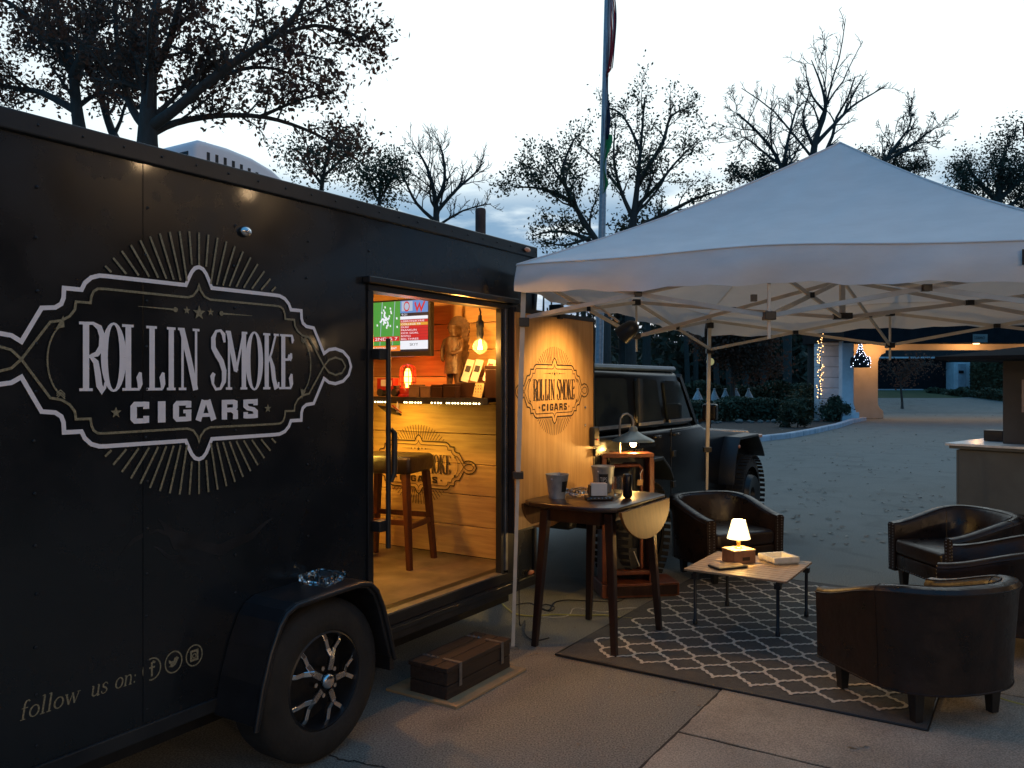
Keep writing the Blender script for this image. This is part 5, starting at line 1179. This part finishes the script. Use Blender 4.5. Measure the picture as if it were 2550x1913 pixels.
def tree(lb, D, limbs, seed, leaf=None, nleaf=0, lsize=.05, levels=3, kids=9, spread=.5, lspread=.16, trunkpx=None, name='tree', twig=1.0, leafy=None, droop=0.0, group='trees behind the trailer and canopy'):
    """limbs: list of (polyline of (vx, vy, depth offset), r0, r1). The lowest point of limb 0 is carried down to the ground."""
    rn = random.Random(seed); tips = []
    p0 = PV(limbs[0][0][0][0], limbs[0][0][0][1], D+limbs[0][0][0][2]); b = Vector((p0.x, p0.y, 0)); t_ = thing(name, lb, 'tree', tuple(b), 'W', group=group)
    w = MB(); trunk = MB()
    trunk.tube([b+Vector((0,0,-.05)), b+Vector((0,0,.3)), Vector((p0.x,p0.y,p0.z*.5)), p0], [limbs[0][1]*1.5, limbs[0][1]*1.15, limbs[0][1]*1.02, limbs[0][1]], 12)
    def grow(pts, r0, r1, lev, main=False):
        n = len(pts); rs_ = [r0+(r1-r0)*(i/(n-1))**.8 for i in range(n)]
        (trunk if main else w).tube(pts, rs_, 8 if main else (5 if lev > 1 else 3), cap=False)
        L_ = sum((pts[i+1]-pts[i]).length for i in range(n-1))
        if lev <= 1: tips.extend((pts[i].lerp(pts[min(i+1,n-1)], rn.random())) for i in range(1, n) for _ in range(3))
        if lev <= 0: return
        nk = int(kids*(1 if main else .62)+rn.random())
        for k in range(nk):
            t = .18+.82*(k+rn.random())/nk; x = t*(n-1); i = min(int(x), n-2); q = pts[i].lerp(pts[i+1], x-i)
            d = (pts[i+1]-pts[i]).normalized(); az = rn.random()*2*math.pi; pr_ = d.orthogonal().normalized(); pr_ = Matrix.Rotation(az, 3, d)@pr_
            a = rn.uniform(.5, 1.1); dd = (d*math.cos(a)+pr_*math.sin(a)+Vector((0,0,.18-droop))).normalized()
            ln = L_*rn.uniform(.28,.55)*(1.15-.5*t)*spread*2*twig; 
            if ln < .15: continue
            pp = [q]; m_ = 5 if lev > 1 else 4
            for j in range(m_):
                dd = (dd+Vector((rn.gauss(0,.20),rn.gauss(0,.20),rn.gauss(0,.18)+.05-droop*.3))).normalized(); pp.append(pp[-1]+dd*ln/m_)
            r_ = (r0+(r1-r0)*t)*rn.uniform(.35,.55); grow(pp, max(r_,.006*D/15), max(r_*.25,.0035*D/15), lev-1)
    for pl_, r0, r1 in limbs:
        base_pts = [PV(x, y, D+dz) for x, y, dz in pl_]; pts = []
        for i in range(len(base_pts)-1):
            p0_, p1, p2, p3 = base_pts[max(i-1,0)], base_pts[i], base_pts[i+1], base_pts[min(i+2,len(base_pts)-1)]
            for t in (0,.33,.66): pts.append(.5*((2*p1)+(p2-p0_)*t+(2*p0_-5*p1+4*p2-p3)*t*t+(3*p1-p0_-3*p2+p3)*t*t*t))
        pts.append(base_pts[-1]); grow(pts, r0, r1, levels, True)
    tr_ = trunk.build('trunk', M['bark'], t_, smooth='all', fix=False); w.build('branches', M['bark'], t_, fix=False)
    if leaf and nleaf:
        rs = np.random.RandomState(seed); tp = np.array([tuple(p-b) for p in tips]); k = min(len(tp), max(30, int(len(tp)*.85)))
        if leafy is not None:
            keep = np.array([leafy((p+b)) for p in [Vector(x) for x in tp]]); tp = tp[keep] if keep.any() else tp
        # leaves gather in sprays round a share of the twigs
        wg = rs.rand(len(tp))**2.4; wg /= wg.sum(); sel = tp[rs.choice(len(tp), nleaf, p=wg)]
        o = leaf_mesh('foliage', sel+rs.normal(scale=lspread, size=(nleaf,3)), lsize, leaf, t_, seed); tag(o, kind='stuff')
    return t_
tree('large oak with russet leaves and spreading limbs rising behind the trailer', 14, [
 ([(318,330,0),(320,250,0),(325,170,.2),(332,90,.4),(340,-60,.8)], .20, .05),
 ([(325,275,0),(380,235,-.3),(440,185,-.5),(520,125,-.7),(590,80,-.9),(640,30,-1),(660,-20,-1.2)], .105, .03),
 ([(325,290,0),(380,265,.3),(470,250,.6),(570,253,.9),(660,280,1.1),(740,320,1.2)], .075, .02),
 ([(318,280,0),(285,235,.3),(262,160,.5),(250,60,.8),(248,-60,1)], .085, .03),
 ([(335,150,.2),(365,90,-.4),(385,20,-.8),(400,-60,-1.1)], .08, .03),
 ([(322,200,0),(280,120,1.2),(300,20,1.8),(290,-60,2)], .09, .03),
 ([(590,80,-.9),(680,55,-.6),(760,75,-.4),(800,100,-.2)], .045, .012),
 ([(440,185,-.5),(520,150,.4),(600,150,1),(700,190,1.2)], .05, .014),
 ([(560,253,.9),(650,215,.6),(720,200,.3)], .04, .012)], 11, M['leafred'], 13500, .046, 3, 13, .46, .12)
tree('oak with thin russet crown at the left edge above the trailer roof', 17, [
 ([(175,300,0),(165,230,0),(155,140,0),(130,60,.3),(110,-60,.5)], .15, .05),
 ([(160,170,0),(190,90,-.5),(215,20,-.8),(220,-60,-1)], .13, .05),
 ([(155,150,0),(100,80,.5),(40,20,.9),(-30,-20,1)], .10, .03),
 ([(165,240,0),(90,200,.5),(30,190,.7),(-40,170,.9)], .09, .03),
 ([(275,345,.1),(240,280,.4),(215,200,.6),(190,130,.9),(170,90,1)], .11, .04)], 12, M['leafred'], 8500, .050, 3, 13, .46, .15)
tree('small thin tree with sparse leaves just right of the roof air conditioner', 24, [([(690,440,0),(700,370,0),(715,300,0)], .09, .02), ([(695,400,0),(660,350,0),(640,320,.3)], .05, .015), ([(700,380,0),(740,340,0),(760,310,.3)], .05, .015)], 21, M['leafgrn'], 2600, .05, 3, 8, .5, .3)
tree('pale green small tree left of the bare tree behind the trailer', 30, [([(818,470,0),(820,420,0),(825,370,0)], .10, .02), ([(820,440,0),(800,400,0),(790,370,.3)], .05, .015), ([(820,430,0),(845,390,0),(860,360,.3)], .05, .015)], 22, M['leafgrn'], 3400, .055, 3, 8, .5, .32)
tree('bare vase shaped tree above the front end of the trailer', 31, [([(945,560,0),(942,480,0),(940,430,0),(925,370,0),(905,330,.5)], .17, .03), ([(941,440,0),(960,390,0),(955,330,0),(945,312,.3)], .09, .02), ([(941,460,0),(985,410,0),(1020,380,.2),(1045,350,.4)], .09, .02), ([(942,480,0),(900,440,0),(875,390,.2),(862,350,.4)], .08, .02), ([(942,490,0),(1000,455,0),(1060,440,.2)], .06, .015)], 23, None, 0, .05, 3, 12, .45)
tree('leaning tree with sparse green sprays left of the flagpole', 25, [([(1310,640,0),(1296,540,0),(1268,490,0),(1235,440,0),(1195,415,0),(1150,405,.2),(1110,405,.4)], .13, .02), ([(1262,485,0),(1235,430,0),(1210,385,.4),(1180,340,.6)], .09, .02), ([(1290,530,0),(1240,505,.4),(1190,500,.8),(1150,510,1)], .08, .02), ([(1235,440,0),(1215,370,-.3),(1235,310,-.5),(1250,290,-.6)], .06, .015), ([(1280,510,0),(1220,530,-.3),(1170,520,-.5)], .06, .015)], 24, M['leafgrn'], 4200, .048, 3, 10, .42, .13)
tree('spreading tree with clumped leaves right behind the flagpole', 26, [([(1362,560,0),(1366,490,0),(1372,440,0),(1378,380,0),(1385,300,0),(1392,210,0)], .17, .02), ([(1366,470,0),(1340,410,0),(1325,340,-.4),(1330,260,-.6)], .085, .015), ([(1370,450,0),(1420,400,.3),(1460,350,.5),(1510,300,.8)], .085, .015), ([(1380,390,0),(1430,310,0),(1450,250,.2),(1500,230,.4)], .08, .02), ([(1362,500,0),(1440,460,-.5),(1500,430,-.8),(1560,410,-1)], .10, .02), ([(1340,410,0),(1290,350,.5),(1250,310,.7)], .06, .015), ([(1385,330,0),(1345,250,.4),(1300,230,.6)], .06, .015)], 25, M['leafgrn'], 5200, .046, 3, 10, .40, .13)
tree('bare forked tree just left of the canopy peak', 58, [([(1700,460,0),(1695,400,0),(1690,370,0),(1665,320,0),(1620,270,.5),(1590,245,.8)], 0.274, 0.048), ([(1690,370,0),(1700,310,0),(1715,250,.3),(1725,220,.4)], 0.161, 0.032), ([(1690,360,0),(1650,330,0),(1610,300,.4),(1590,330,.8)], 0.113, 0.032)], 26, None, 0, .05, 3, 12, .45)
tree('tall bare tree whose crown rises above the canopy peak', 38, [([(1757,900,0),(1757,600,0),(1757,400,0),(1756,335,0),(1765,290,0),(1782,240,0),(1775,190,0),(1752,130,0)], .32, .02), ([(1762,310,0),(1800,270,0),(1840,230,.4),(1880,205,.6),(1915,185,.8)], .11, .015), ([(1780,240,0),(1755,210,0),(1742,170,.3),(1740,140,.5)], .07, .015), ([(1775,260,0),(1750,300,.5),(1730,290,.6)], .06, .015), ([(1820,250,.2),(1850,190,.2),(1865,165,.3)], .06, .015)], 27, None, 0, .05, 3, 12, .30)
tree('bare thin tree right of the canopy peak', 66, [([(1890,420,0),(1905,360,0),(1930,320,0),(1960,280,.3),(1970,250,.4)], 0.220, 0.037), ([(1915,345,0),(1960,320,0),(2000,290,.3),(2030,270,.5)], 0.128, 0.027), ([(1925,330,0),(1980,310,0),(2030,305,.3)], 0.092, 0.027)], 28, None, 0, .05, 3, 11, .45)
tree('low dense evergreen crown peeping over the canopy left of the peak', 60, [([(1650,470,0),(1650,400,0),(1655,365,0)], 0.265, 0.071), ([(1650,410,0),(1610,385,0),(1590,375,.3)], 0.124, 0.035), ([(1650,410,0),(1690,385,0),(1715,380,.3)], 0.124, 0.035)], 29, M['leafdk'], 4500, .10, 3, 8, .42, .35)
tree('dark leafy crown over the right slope of the canopy', 68, [([(1925,470,0),(1930,400,0),(1930,345,0)], 0.300, 0.080), ([(1930,400,0),(1890,360,0),(1870,340,.3)], 0.140, 0.040), ([(1930,400,0),(1970,365,0),(1985,355,.3)], 0.140, 0.040)], 30, M['leafdk'], 5500, .10, 3, 8, .42, .40)
tree('dense dark tree at the right edge above the canopy', 66, [([(2160,520,0),(2155,440,0),(2160,380,0),(2170,325,0)], 0.484, 0.088), ([(2158,440,0),(2110,390,0),(2085,350,.3)], 0.264, 0.044), ([(2158,430,0),(2210,380,0),(2250,330,.3)], 0.264, 0.044), ([(2158,460,0),(2200,430,.6),(2260,400,.8)], 0.198, 0.044), ([(2150,450,0),(2100,420,-.5),(2070,400,-.6)], 0.176, 0.044)], 31, M['leafdk'], 10500, .11, 3, 9, .45, .50)
tree('thick dark trunk rising behind the vehicle roof under the canopy', 27, [([(1352,860,0),(1351,700,0),(1350,640,0),(1340,560,0)], .26, .2), ([(1350,680,0),(1400,640,0),(1440,600,.3)], .10, .03)], 32, M['leafdk'], 9000, .07, 3, 8, .5, .35)
tree('small dark tree standing on the lawn behind the hedge', 44, [([(1582,865,0),(1582,800,0),(1585,750,0),(1590,700,0)], .16, .04), ([(1583,790,0),(1550,750,0),(1530,720,.3)], .08, .02), ([(1583,780,0),(1620,740,0),(1640,710,.3)], .08, .02)], 33, M['leafred'], 14000, .09, 3, 8, .5, .45)
tree('small ornamental tree in front of the far dark building', 47, [([(1948,868,0),(1945,830,0),(1950,800,0),(1965,785,0)], .07, .02), ([(1945,825,0),(1920,795,0),(1905,785,0)], .04, .012), ([(1948,815,0),(1990,790,0),(2015,785,0)], .04, .012)], 34, M['leafred'], 800, .075, 3, 8, .4, .3)
# dim wood beyond the lawn
rs = np.random.RandomState(5); pts = []
for i in range(60):
    x = rs.uniform(-22, 42); y = rs.uniform(62, 96); h = rs.uniform(4.5, 9.5); r_ = rs.uniform(2.2, 4.5)
    if 30 < x < 40: h *= .7
    n_ = 1300; q = rs.normal(size=(n_,3)); q /= np.linalg.norm(q,axis=1)[:,None]; q *= (rs.rand(n_,1)**.4)
    c = np.array([x,y,h*.55]); pts.append(c+q*np.array([r_,r_,h*.48]))
for i in range(34):
    x = rs.uniform(-10, 24); y = rs.uniform(60, 72); h = rs.uniform(2.0, 3.6); r_ = rs.uniform(2.0, 3.4)
    q = rs.normal(size=(520,3)); q /= np.linalg.norm(q,axis=1)[:,None]; q *= (rs.rand(520,1)**.4); pts.append(np.array([x,y,1.2+h*.4])+q*np.array([r_,r_,h*.5]))
wo = leaf_mesh('distant_wood', np.concatenate(pts), .34, M['leafdk'], None, 6); tag(wo, 'dim wood of bare and leafy trees beyond the lawn', 'trees', kind='stuff')
wt = MB()
for i in range(70):
    x = rs.uniform(-20, 16); y = rs.uniform(50, 80); h = rs.uniform(6,10); wt.tube([(x,y,-.1),(x+rs.uniform(-.2,.2),y,h*.5),(x+rs.uniform(-.5,.5),y,h)], [.22,.16,.06], 5)
tag(wt.build('distant_trunks', M['bark'], None), 'many dark trunks of the far wood beyond the lawn', 'trees', kind='stuff')
# ------------------------------------------------------------------ hedges, shrubs, rocks, white cones
def bush(name, lb, pts_box, n_, size, m_, cat='hedge', seed=1, round_=False):
    (x0,y0),(x1,y1),wd,h = pts_box; rs = np.random.RandomState(seed); a = Vector((x0,y0,0)); b = Vector((x1,y1,0)); d = (b-a); nn = Vector((-d.y,d.x,0)).normalized()
    t = rs.rand(n_); w = (rs.rand(n_)-.5)*wd; z = h*(rs.rand(n_)**.6)
    z *= 1+.10*np.sin(t*19)+.06*np.sin(t*47)
    if round_: w *= np.sqrt(np.clip(1-(z/h-.45)**2*2.2,.05,1)); tt = .5+(t-.5)*np.sqrt(np.clip(1-(z/h-.45)**2*2.2,.05,1)); t = tt
    p = np.array([tuple(a)])+t[:,None]*np.array([tuple(d)])+w[:,None]*np.array([tuple(nn)]); p[:,2] = z
    if round_:
        c0 = np.array(tuple((a+b)/2)); c0[2] = h*.5; q = rs.normal(size=(34,3)); q /= np.linalg.norm(q,axis=1)[:,None]; q *= (rs.rand(34,1)**.45)
        q = c0+q*np.array([d.length*.62, wd*.5, h*.52]); q[:,2] = np.clip(q[:,2], .08, None); wg = rs.rand(34)**1.5; wg /= wg.sum(); p = q[rs.choice(34, n_, p=wg)]+rs.normal(scale=h*.10, size=(n_,3)); p[:,2] = np.clip(p[:,2], .02, None)
    root = thing(name, lb, cat, tuple((a+b)/2), 'W'); p -= np.array([tuple((a+b)/2)])
    o = leaf_mesh('foliage', p, size, m_, root, seed); tag(o, kind='stuff')
    st_ = MB()
    k = max(2, int(d.length/.8))
    for i in range(k): c = a.lerp(b,(i+.5)/k); st_.tube([(c.x,c.y,0),(c.x+.05,c.y,h*.6)], [.03,.012], 5)
    tag(st_.build('stems', M['bark'], root), kind='stuff'); return root
hA, hB = (1.5,33.2), (12.9,36.4)
bush('clipped_hedge', 'dark clipped hedge running behind the mulch bed', (hA,hB,1.3,.90), 30000, .08, M['hedge'], seed=41)
bush('rear_hedge', 'second dark hedge farther back behind the white cones', ((4,46.2),(19.5,47.4),1.4,1.50), 22000, .10, M['hedge'], seed=42)
bush('round_shrub', 'leafy shrub at the foot of the white stone pier', ((13.0,34.5),(13.9,34.8),.9,.98), 5000, .06, M['hedge'], 'shrub', 43, True)
bush('small_shrub', 'small reddish shrub in the mulch bed by the kerb', ((9.7,30.1),(10.7,30.4),.8,.78), 2600, .06, M['leafgrn'], 'shrub', 44, True)
bush('foundation_hedge', 'dark shrub left of the lit pier behind the round shrub', ((12.6,37.4),(14.0,37.8),1.0,1.3), 6000, .08, M['hedge'], 'shrub', 45, True)
wc = mat('white_net', (.55,.58,.58), .8, c2=(.28,.31,.33), scale=20)
for k, vx in enumerate((1738,1779,1806,1833,1864)):
    px = vx/1.0; D_2 = 44+.2*k; x = (px-CX)/F*D_2; t_ = thing('net_cone', ['leftmost white net cone, beside the vehicle windscreen', 'white net cone just right of the canopy leg', 'white net cone in the middle of the row', 'second white net cone from the right of the row', 'rightmost white net cone between the hedges'][k], 'plant cover', (x,D_2,.25), 'W', group='white plant covers between the hedges')
    mb = MB(); rn = random.Random(k); pr_ = [(.33,0),(.31,.06),(.18,.34),(.07,.56),(.05,.62),(.09,.68),(0,.70)]
    for r_, h in pr_:
        for j in range(12): a = 2*math.pi*j/12; q_ = 1+rn.uniform(-.15,.15); mb.v.append((x+r_*q_*math.cos(a), D_2+r_*q_*math.sin(a), .58+h*1.05))
    mb.f = [(i*12+j, i*12+(j+1)%12, (i+1)*12+(j+1)%12, (i+1)*12+j) for i in range(6) for j in range(12)]; mb.build('net', wc, t_, smooth=True)
    MB().cyl((x,D_2,0),(x,D_2,.8), .03, 6).build('stake', M['bark'], t_)
rk = MB(); rn = random.Random(9)
for k in range(46):
    t = rn.random(); x = 3.6+t*9.4+rn.uniform(-.3,.3); y = 33.0+t*2.6+rn.uniform(-.4,.2)-.9; s_ = rn.uniform(.07,.17); b0 = len(rk.v); rk.ball((x,y,s_*.4), s_, s_*rn.uniform(.6,1), s_*.6, 7, 5)
    for i in range(b0, len(rk.v)): v = rk.v[i]; rk.v[i] = tuple(c+rn.uniform(-.015,.015) for c in v)
tag(rk.build('edging_rocks', mat('grey_rock', (.22,.21,.19), .9, c2=(.12,.12,.11), scale=5, bump=.4), None), 'row of small grey rocks edging the mulch bed', 'rocks', kind='stuff')
rk = MB()
for k in range(9):
    p_ = G(1700+rn.uniform(1640,1790)/2.602, 780+rn.uniform(515,532)/2.602); s_ = rn.uniform(.15,.32); b0 = len(rk.v); rk.ball((p_.x+rn.uniform(-.5,.5),p_.y,s_*.4), s_, s_, s_*.7, 8, 5)
tag(rk.build('garden_boulders', mat('brown_boulder', (.16,.14,.12), .9, c2=(.10,.09,.08), scale=5, bump=.4), None), 'low pile of boulders by the far driveway', 'rocks', kind='stuff')
# disc lamp by the canopy leg
t_ = thing('round_marker', 'small yellow disc on a dark post right of the canopy leg', 'marker', (P(1768,951,26).x,26,0), 'W')
mx_ = P(1768,901,26); MB().cyl((mx_.x,26,0),(mx_.x,26,mx_.z-.16), .03, 8).build('post', M['fascia'], t_); 
MB().lathe([(0,0),(.17,0),(.17,.03),(0,.03)], (mx_.x,26,mx_.z), 24, 'y').build('rim', M['fascia'], t_); MB().lathe([(0,0),(.12,0),(.12,.02),(0,.02)], (mx_.x,25.965,mx_.z), 24, 'y').build('disc', mat('yellow_lens', (.5,.42,.15), .5, emit=(.9,.75,.3), es=.25), t_)
# ------------------------------------------------------------------ porte-cochere
pc = thing('porte_cochere', 'porte cochere with white block pier, dark fascia and lit cream beam', 'building', (16,36,0), 'W')
k3 = lambda x, y: (1700+x/2.602, 780+y/2.602)
PD = 36.0
def q3(x, y, D=PD): return P(*k3(x, y), D)
px0, px1 = q3(900,0).x, q3(1018,0).x
for k in range(9):
    z0 = .02+k*.46; MB().box(px0,px1,PD,PD+.9,z0,z0+.44).build('block', M['stone'], pc, bevel=.02)
MB().box(px0+.02,px1-.02,PD+.02,PD+.88,.0,4.2).build('pier_core', mat('block_mortar', (.25,.28,.31), .9), pc)
cx0, cx1 = q3(1035,0,34.6).x, q3(1108,0,34.6).x
MB().uprism([(cx0,0),(cx0,3.5),(cx1,3.5),(cx1,.75),(cx1+.10,.45),(cx1+.14,0)], 34.6, 35.0).build('white_post', M['stone'], pc, bevel=.02)
MB().box(cx0-.06,cx1+.2,34.5,35.1,0,.40).build('post_plinth', M['stone'], pc, bevel=.02)
AD = 37.4; ox0, ox1 = q3(1108,0,AD).x, q3(1266,0,AD).x; zt = q3(0,190,AD).z; zb = q3(0,240,AD).z
poly = [(ox0,0),(ox1+.26,0),(ox1+.24,.34),(ox1+.08,.48),(ox1+.02,.60),(ox1,.8),(ox1,zb-.55),(ox1+.05,zb-.36),(ox1+.16,zb-.20),(ox1+.34,zb-.14),(ox1+.36,zb),(30,zb),(30,zt),(ox0,zt)]
MB().uprism(poly, AD, AD+.5).build('lit_arch', M['plaster'], pc, bevel=.02)
MB().box(cx0-.4,30,33.4,38.2,q3(0,192,34).z+.10,q3(0,90,34).z+.2).build('roof', M['fascia'], pc)
MB().box(cx0-.45,30,33.3,33.39,q3(0,194,33.3).z,q3(0,90,33.3).z+.25).build('fascia', M['fascia'], pc)
MB().box(*sorted((q3(1880,0,33.28).x,q3(1974,0,33.28).x)),33.26,33.295,q3(0,190,33.28).z,q3(0,136,33.28).z).build('name_plate', mat('grey_sign_plate', (.22,.22,.20), .6, c2=(.15,.15,.14), scale=5), pc)
text_mesh('plate_lettering', 'CLEARANCE', M['fascia'], pc, q3(1893,0,33.2).x, q3(1962,0,33.2).x, q3(0,168,33.2).z, q3(0,150,33.2).z, 33.25)
for k in range(3):
    p_ = (16.2+k*4.2, 36.4, 3.33)
    MB().lathe([(0,-.02),(.12,-.02),(.14,.02)], p_, 16).build('soffit_lamp', glow_mat('soffit_glow', (1,.6,.25), 5), pc)
    light('soffit_light', 'POINT', (p_[0],p_[1],3.20), 85, (1,.50,.18), pc, size=.12)
# light garland on the pier corner
t_ = thing('light_garland', 'vertical garland of warm tiny lights on the left edge of the pier', 'string lights', (px0-.1,PD-.15,0), 'W')
gb = MB(); rn = random.Random(4); gx = q3(887,0,PD-.2).x
MB().tube([(gx,PD-.2,.9),(gx+.03,PD-.2,2.4),(gx,PD-.2,4.1)], .02, 5).build('cord', M['plastic'], t_)
for k in range(62):
    z = 1.0+3.1*k/62+rn.uniform(-.03,.03); gb.ball((gx+rn.uniform(-.14,.14),PD-.25+rn.uniform(-.1,.1),z), .020, n=6, m=4)
tag(gb.build('bulbs', glow_mat('garland_glow', (1,.55,.20), 6), t_), kind='stuff')
0 and light('garland_light', 'POINT', (gx,PD-.5,2.6), 4, (1,.6,.25), t_, size=.3)
# hanging lit bell ornament
bd = 33.6; tx = q3(1150,0,bd).x; t_ = thing('lit_ornament', 'dark bell shaped ornament covered with white lights under the fascia', 'ornament', (tx,bd,q3(0,350,bd).z), 'W')
zt_, zb_ = q3(0,200,bd).z, q3(0,352,bd).z; hh = zt_-zb_; rw = (q3(1210,0,bd).x-q3(1088,0,bd).x)/2
prf = [(.06,hh),(.09,hh*.8),(.16,hh*.6),(rw*.55,hh*.5),(rw*.92,hh*.42),(rw,hh*.25),(rw*.96,0),(0,0)]
MB().lathe(prf, (tx,bd,zb_), 16).build('bell', M['fascia'], t_, smooth=True)
wl = MB()
for k in range(64):
    z = rn.random(); h = z*hh
    for (r0_,h0),(r1_,h1) in zip(prf, prf[1:]):
        if h1 <= h <= h0 and h0 > h1: r_ = r1_+(r0_-r1_)*(h-h1)/(h0-h1); break
    a = rn.uniform(math.pi,2*math.pi); wl.ball((tx+r_*math.cos(a)*1.05, bd+r_*math.sin(a)*1.05, zb_+h), .014, n=6, m=4)
tag(wl.build('bulbs', glow_mat('cold_white_bulb', (.65,.75,1), 5), t_), kind='stuff')
MB().cyl((tx,bd,zt_),(tx,bd,zt_+.25), .015, 6).build('hanger', M['plastic'], t_)
# far buildings seen through the passage
fb = thing('far_dark_building', 'long low dark building with pale eaves seen through the passage', 'building', (22,56,0), 'W')
FB = 56.0; qq = lambda x, y, D=FB: q3(x, y, D)
MB().box(qq(1230,0).x,qq(2160,0).x,FB,FB+6,0,qq(0,292).z).build('wall', M['fascia'], fb)
MB().box(qq(1200,0).x,qq(2180,0).x,FB-.5,FB+6.4,qq(0,296).z+.02,qq(0,284).z).build('eaves', M['countr'], fb)
MB().box(qq(1230,0).x,qq(2212,0).x,FB-.4,FB+6.2,qq(0,283).z,qq(0,225).z).build('roof', mat('dark_shingles', (.035,.030,.030), .9, c2=(.05,.04,.04), scale=3, bump=.5, bscale=12), fb)
dw = MB().box(qq(1757,0,55).x,qq(1862,0,55).x,55,FB-.01,qq(0,497).z,qq(0,318,55).z).build('white_door_bay', M['stone'], fb)
MB().box(qq(1785,0,55).x,qq(1835,0,55).x,54.95,54.99,qq(0,497,55).z+.05,qq(0,330,55).z).build('door', M['kerb'], fb)
MB().box(qq(1790,0,54.9).x,qq(1822,0,54.9).x,54.9,54.94,qq(0,390,55).z,qq(0,372,55).z).build('door_plate', M['fascia'], fb)
MB().box(qq(1268,0,54).x,qq(1560,0,54).x,54,54.3,0,qq(0,492,54).z+.0).build('low_wall', M['kerb'], fb)
bush('ivy_hedge', 'tall yellowish hedge right of the far white door', ((qq(1880,0,54).x,54),(qq(2160,0,54).x,53.2),1.2,qq(0,325,54).z), 26000, .12, mat('yellowed_ivy', (.12,.10,.045), .8, c2=(.06,.065,.03), scale=2), seed=46)
bush('low_planting', 'low dark planting strip before the far dark building', ((qq(1600,0,53).x,53),(qq(2100,0,50).x,49.5),1.2,1.15), 9000, .09, M['hedge'], 'shrub', 47)
# ------------------------------------------------------------------ restaurant wall off to the right whose lamps warm the seating
rw_ = thing('restaurant_building', 'brown brick restaurant building with wall lanterns behind and right of the seating', 'building', (8.2,-2,0), 'W')
MB().box(8.6,9.0,-7.9,13.0,0,5.6).build('brick_wall', M['treebrick'], rw_); MB().box(8.2,9.4,-8.4,13.3,5.6,5.8).build('eaves', M['fascia'], rw_)
MB().box(-3,8.59,-8.3,-7.9,0,4.6).build('brick_wall', M['treebrick'], rw_); MB().box(-3.3,8.19,-8.6,-7.4,4.6,4.8).build('eaves', M['fascia'], rw_)
for k, (x, y, z, e, lb_) in enumerate(((8.5,3.25,4.75,42,'high wall lantern at the middle of the long restaurant wall'),(8.5,4.7,4.45,26,'second high wall lantern farther along the long restaurant wall'),(8.5,5.7,2.2,14,'low wall lantern toward the far end of the long restaurant wall'),
        (8.5,-3.5,3.2,260,'wall lantern at the near end of the long restaurant wall'),(4.6,-7.8,3.0,380,'right wall lantern on the wall behind the camera'),(.8,-7.8,3.0,280,'left wall lantern on the wall behind the camera'))):
    t_ = thing('wall_lantern', lb_, 'lantern', (x,y,z), 'W', group='lanterns on the restaurant wall'); d_2 = Vector((-1,0,0)) if x > 8 else Vector((0,1,0)); c = Vector((x,y,z+.05))
    MB().obox(c+d_2*.0, (1,0,0),(0,1,0),(0,0,1), .09,.09,.15).build('bracket', M['plastic'], t_); q = c+d_2*.20
    MB().lathe([(0,0),(.07,.02),(.09,.22),(.03,.30),(0,.31)], (q.x,q.y,z-.08), 8).build('lantern_glass', glow_mat('lantern_glow', (1,.55,.2), 5), t_)
    light('lantern_light', 'POINT', tuple(q+d_2*.18), e, (1,.67,.36), t_, size=.10)
# ------------------------------------------------------------------ fallen leaves
lm = mat('fallen_leaf', (.38,.34,.28), .8, c2=(.14,.10,.07), scale=3); rn = random.Random(77); lv = MB()
def add_leaf(x, y, s_, z=.006):
    a = rn.random()*6.28; n_ = 7; c = Vector((x,y,z+s_*.25)); pts = []
    for k in range(n_): b = a+2*math.pi*k/n_; r_ = s_*(1 if k % 2 == 0 else .55)*rn.uniform(.8,1.1); pts.append((x+r_*math.cos(b), y+r_*math.sin(b), z+rn.uniform(0,s_*.45)))
    lv.add([tuple(c)]+pts, [(0,1+k,1+(k+1)%n_) for k in range(n_)])
for k in range(520):
    D_2 = rn.uniform(8,30); x = rn.uniform(.20,.62)*D_2
    if rn.random() < .3: x = rn.uniform(.2,.45)*D_2; D_2 = rn.uniform(8,13)
    add_leaf(x, D_2, rn.uniform(.025,.05))
for k in range(40): add_leaf(rn.uniform(-.4,1.2), rn.uniform(3.4,5.6), rn.uniform(.006,.014), .002)
for k in range(160): add_leaf(rn.uniform(12,26), rn.uniform(36,48), rn.uniform(.03,.06))
for p_ in ((2150,1857),(2125,1862)): g_ = G(*p_, .008); add_leaf(g_.x, g_.y, .022, .008)
tag(lv.build('fallen_leaves', lm, None), 'dry leaves scattered over the driveway', 'leaves', kind='stuff')
# damp stains on the pavement near the table and a dark stain on the concrete
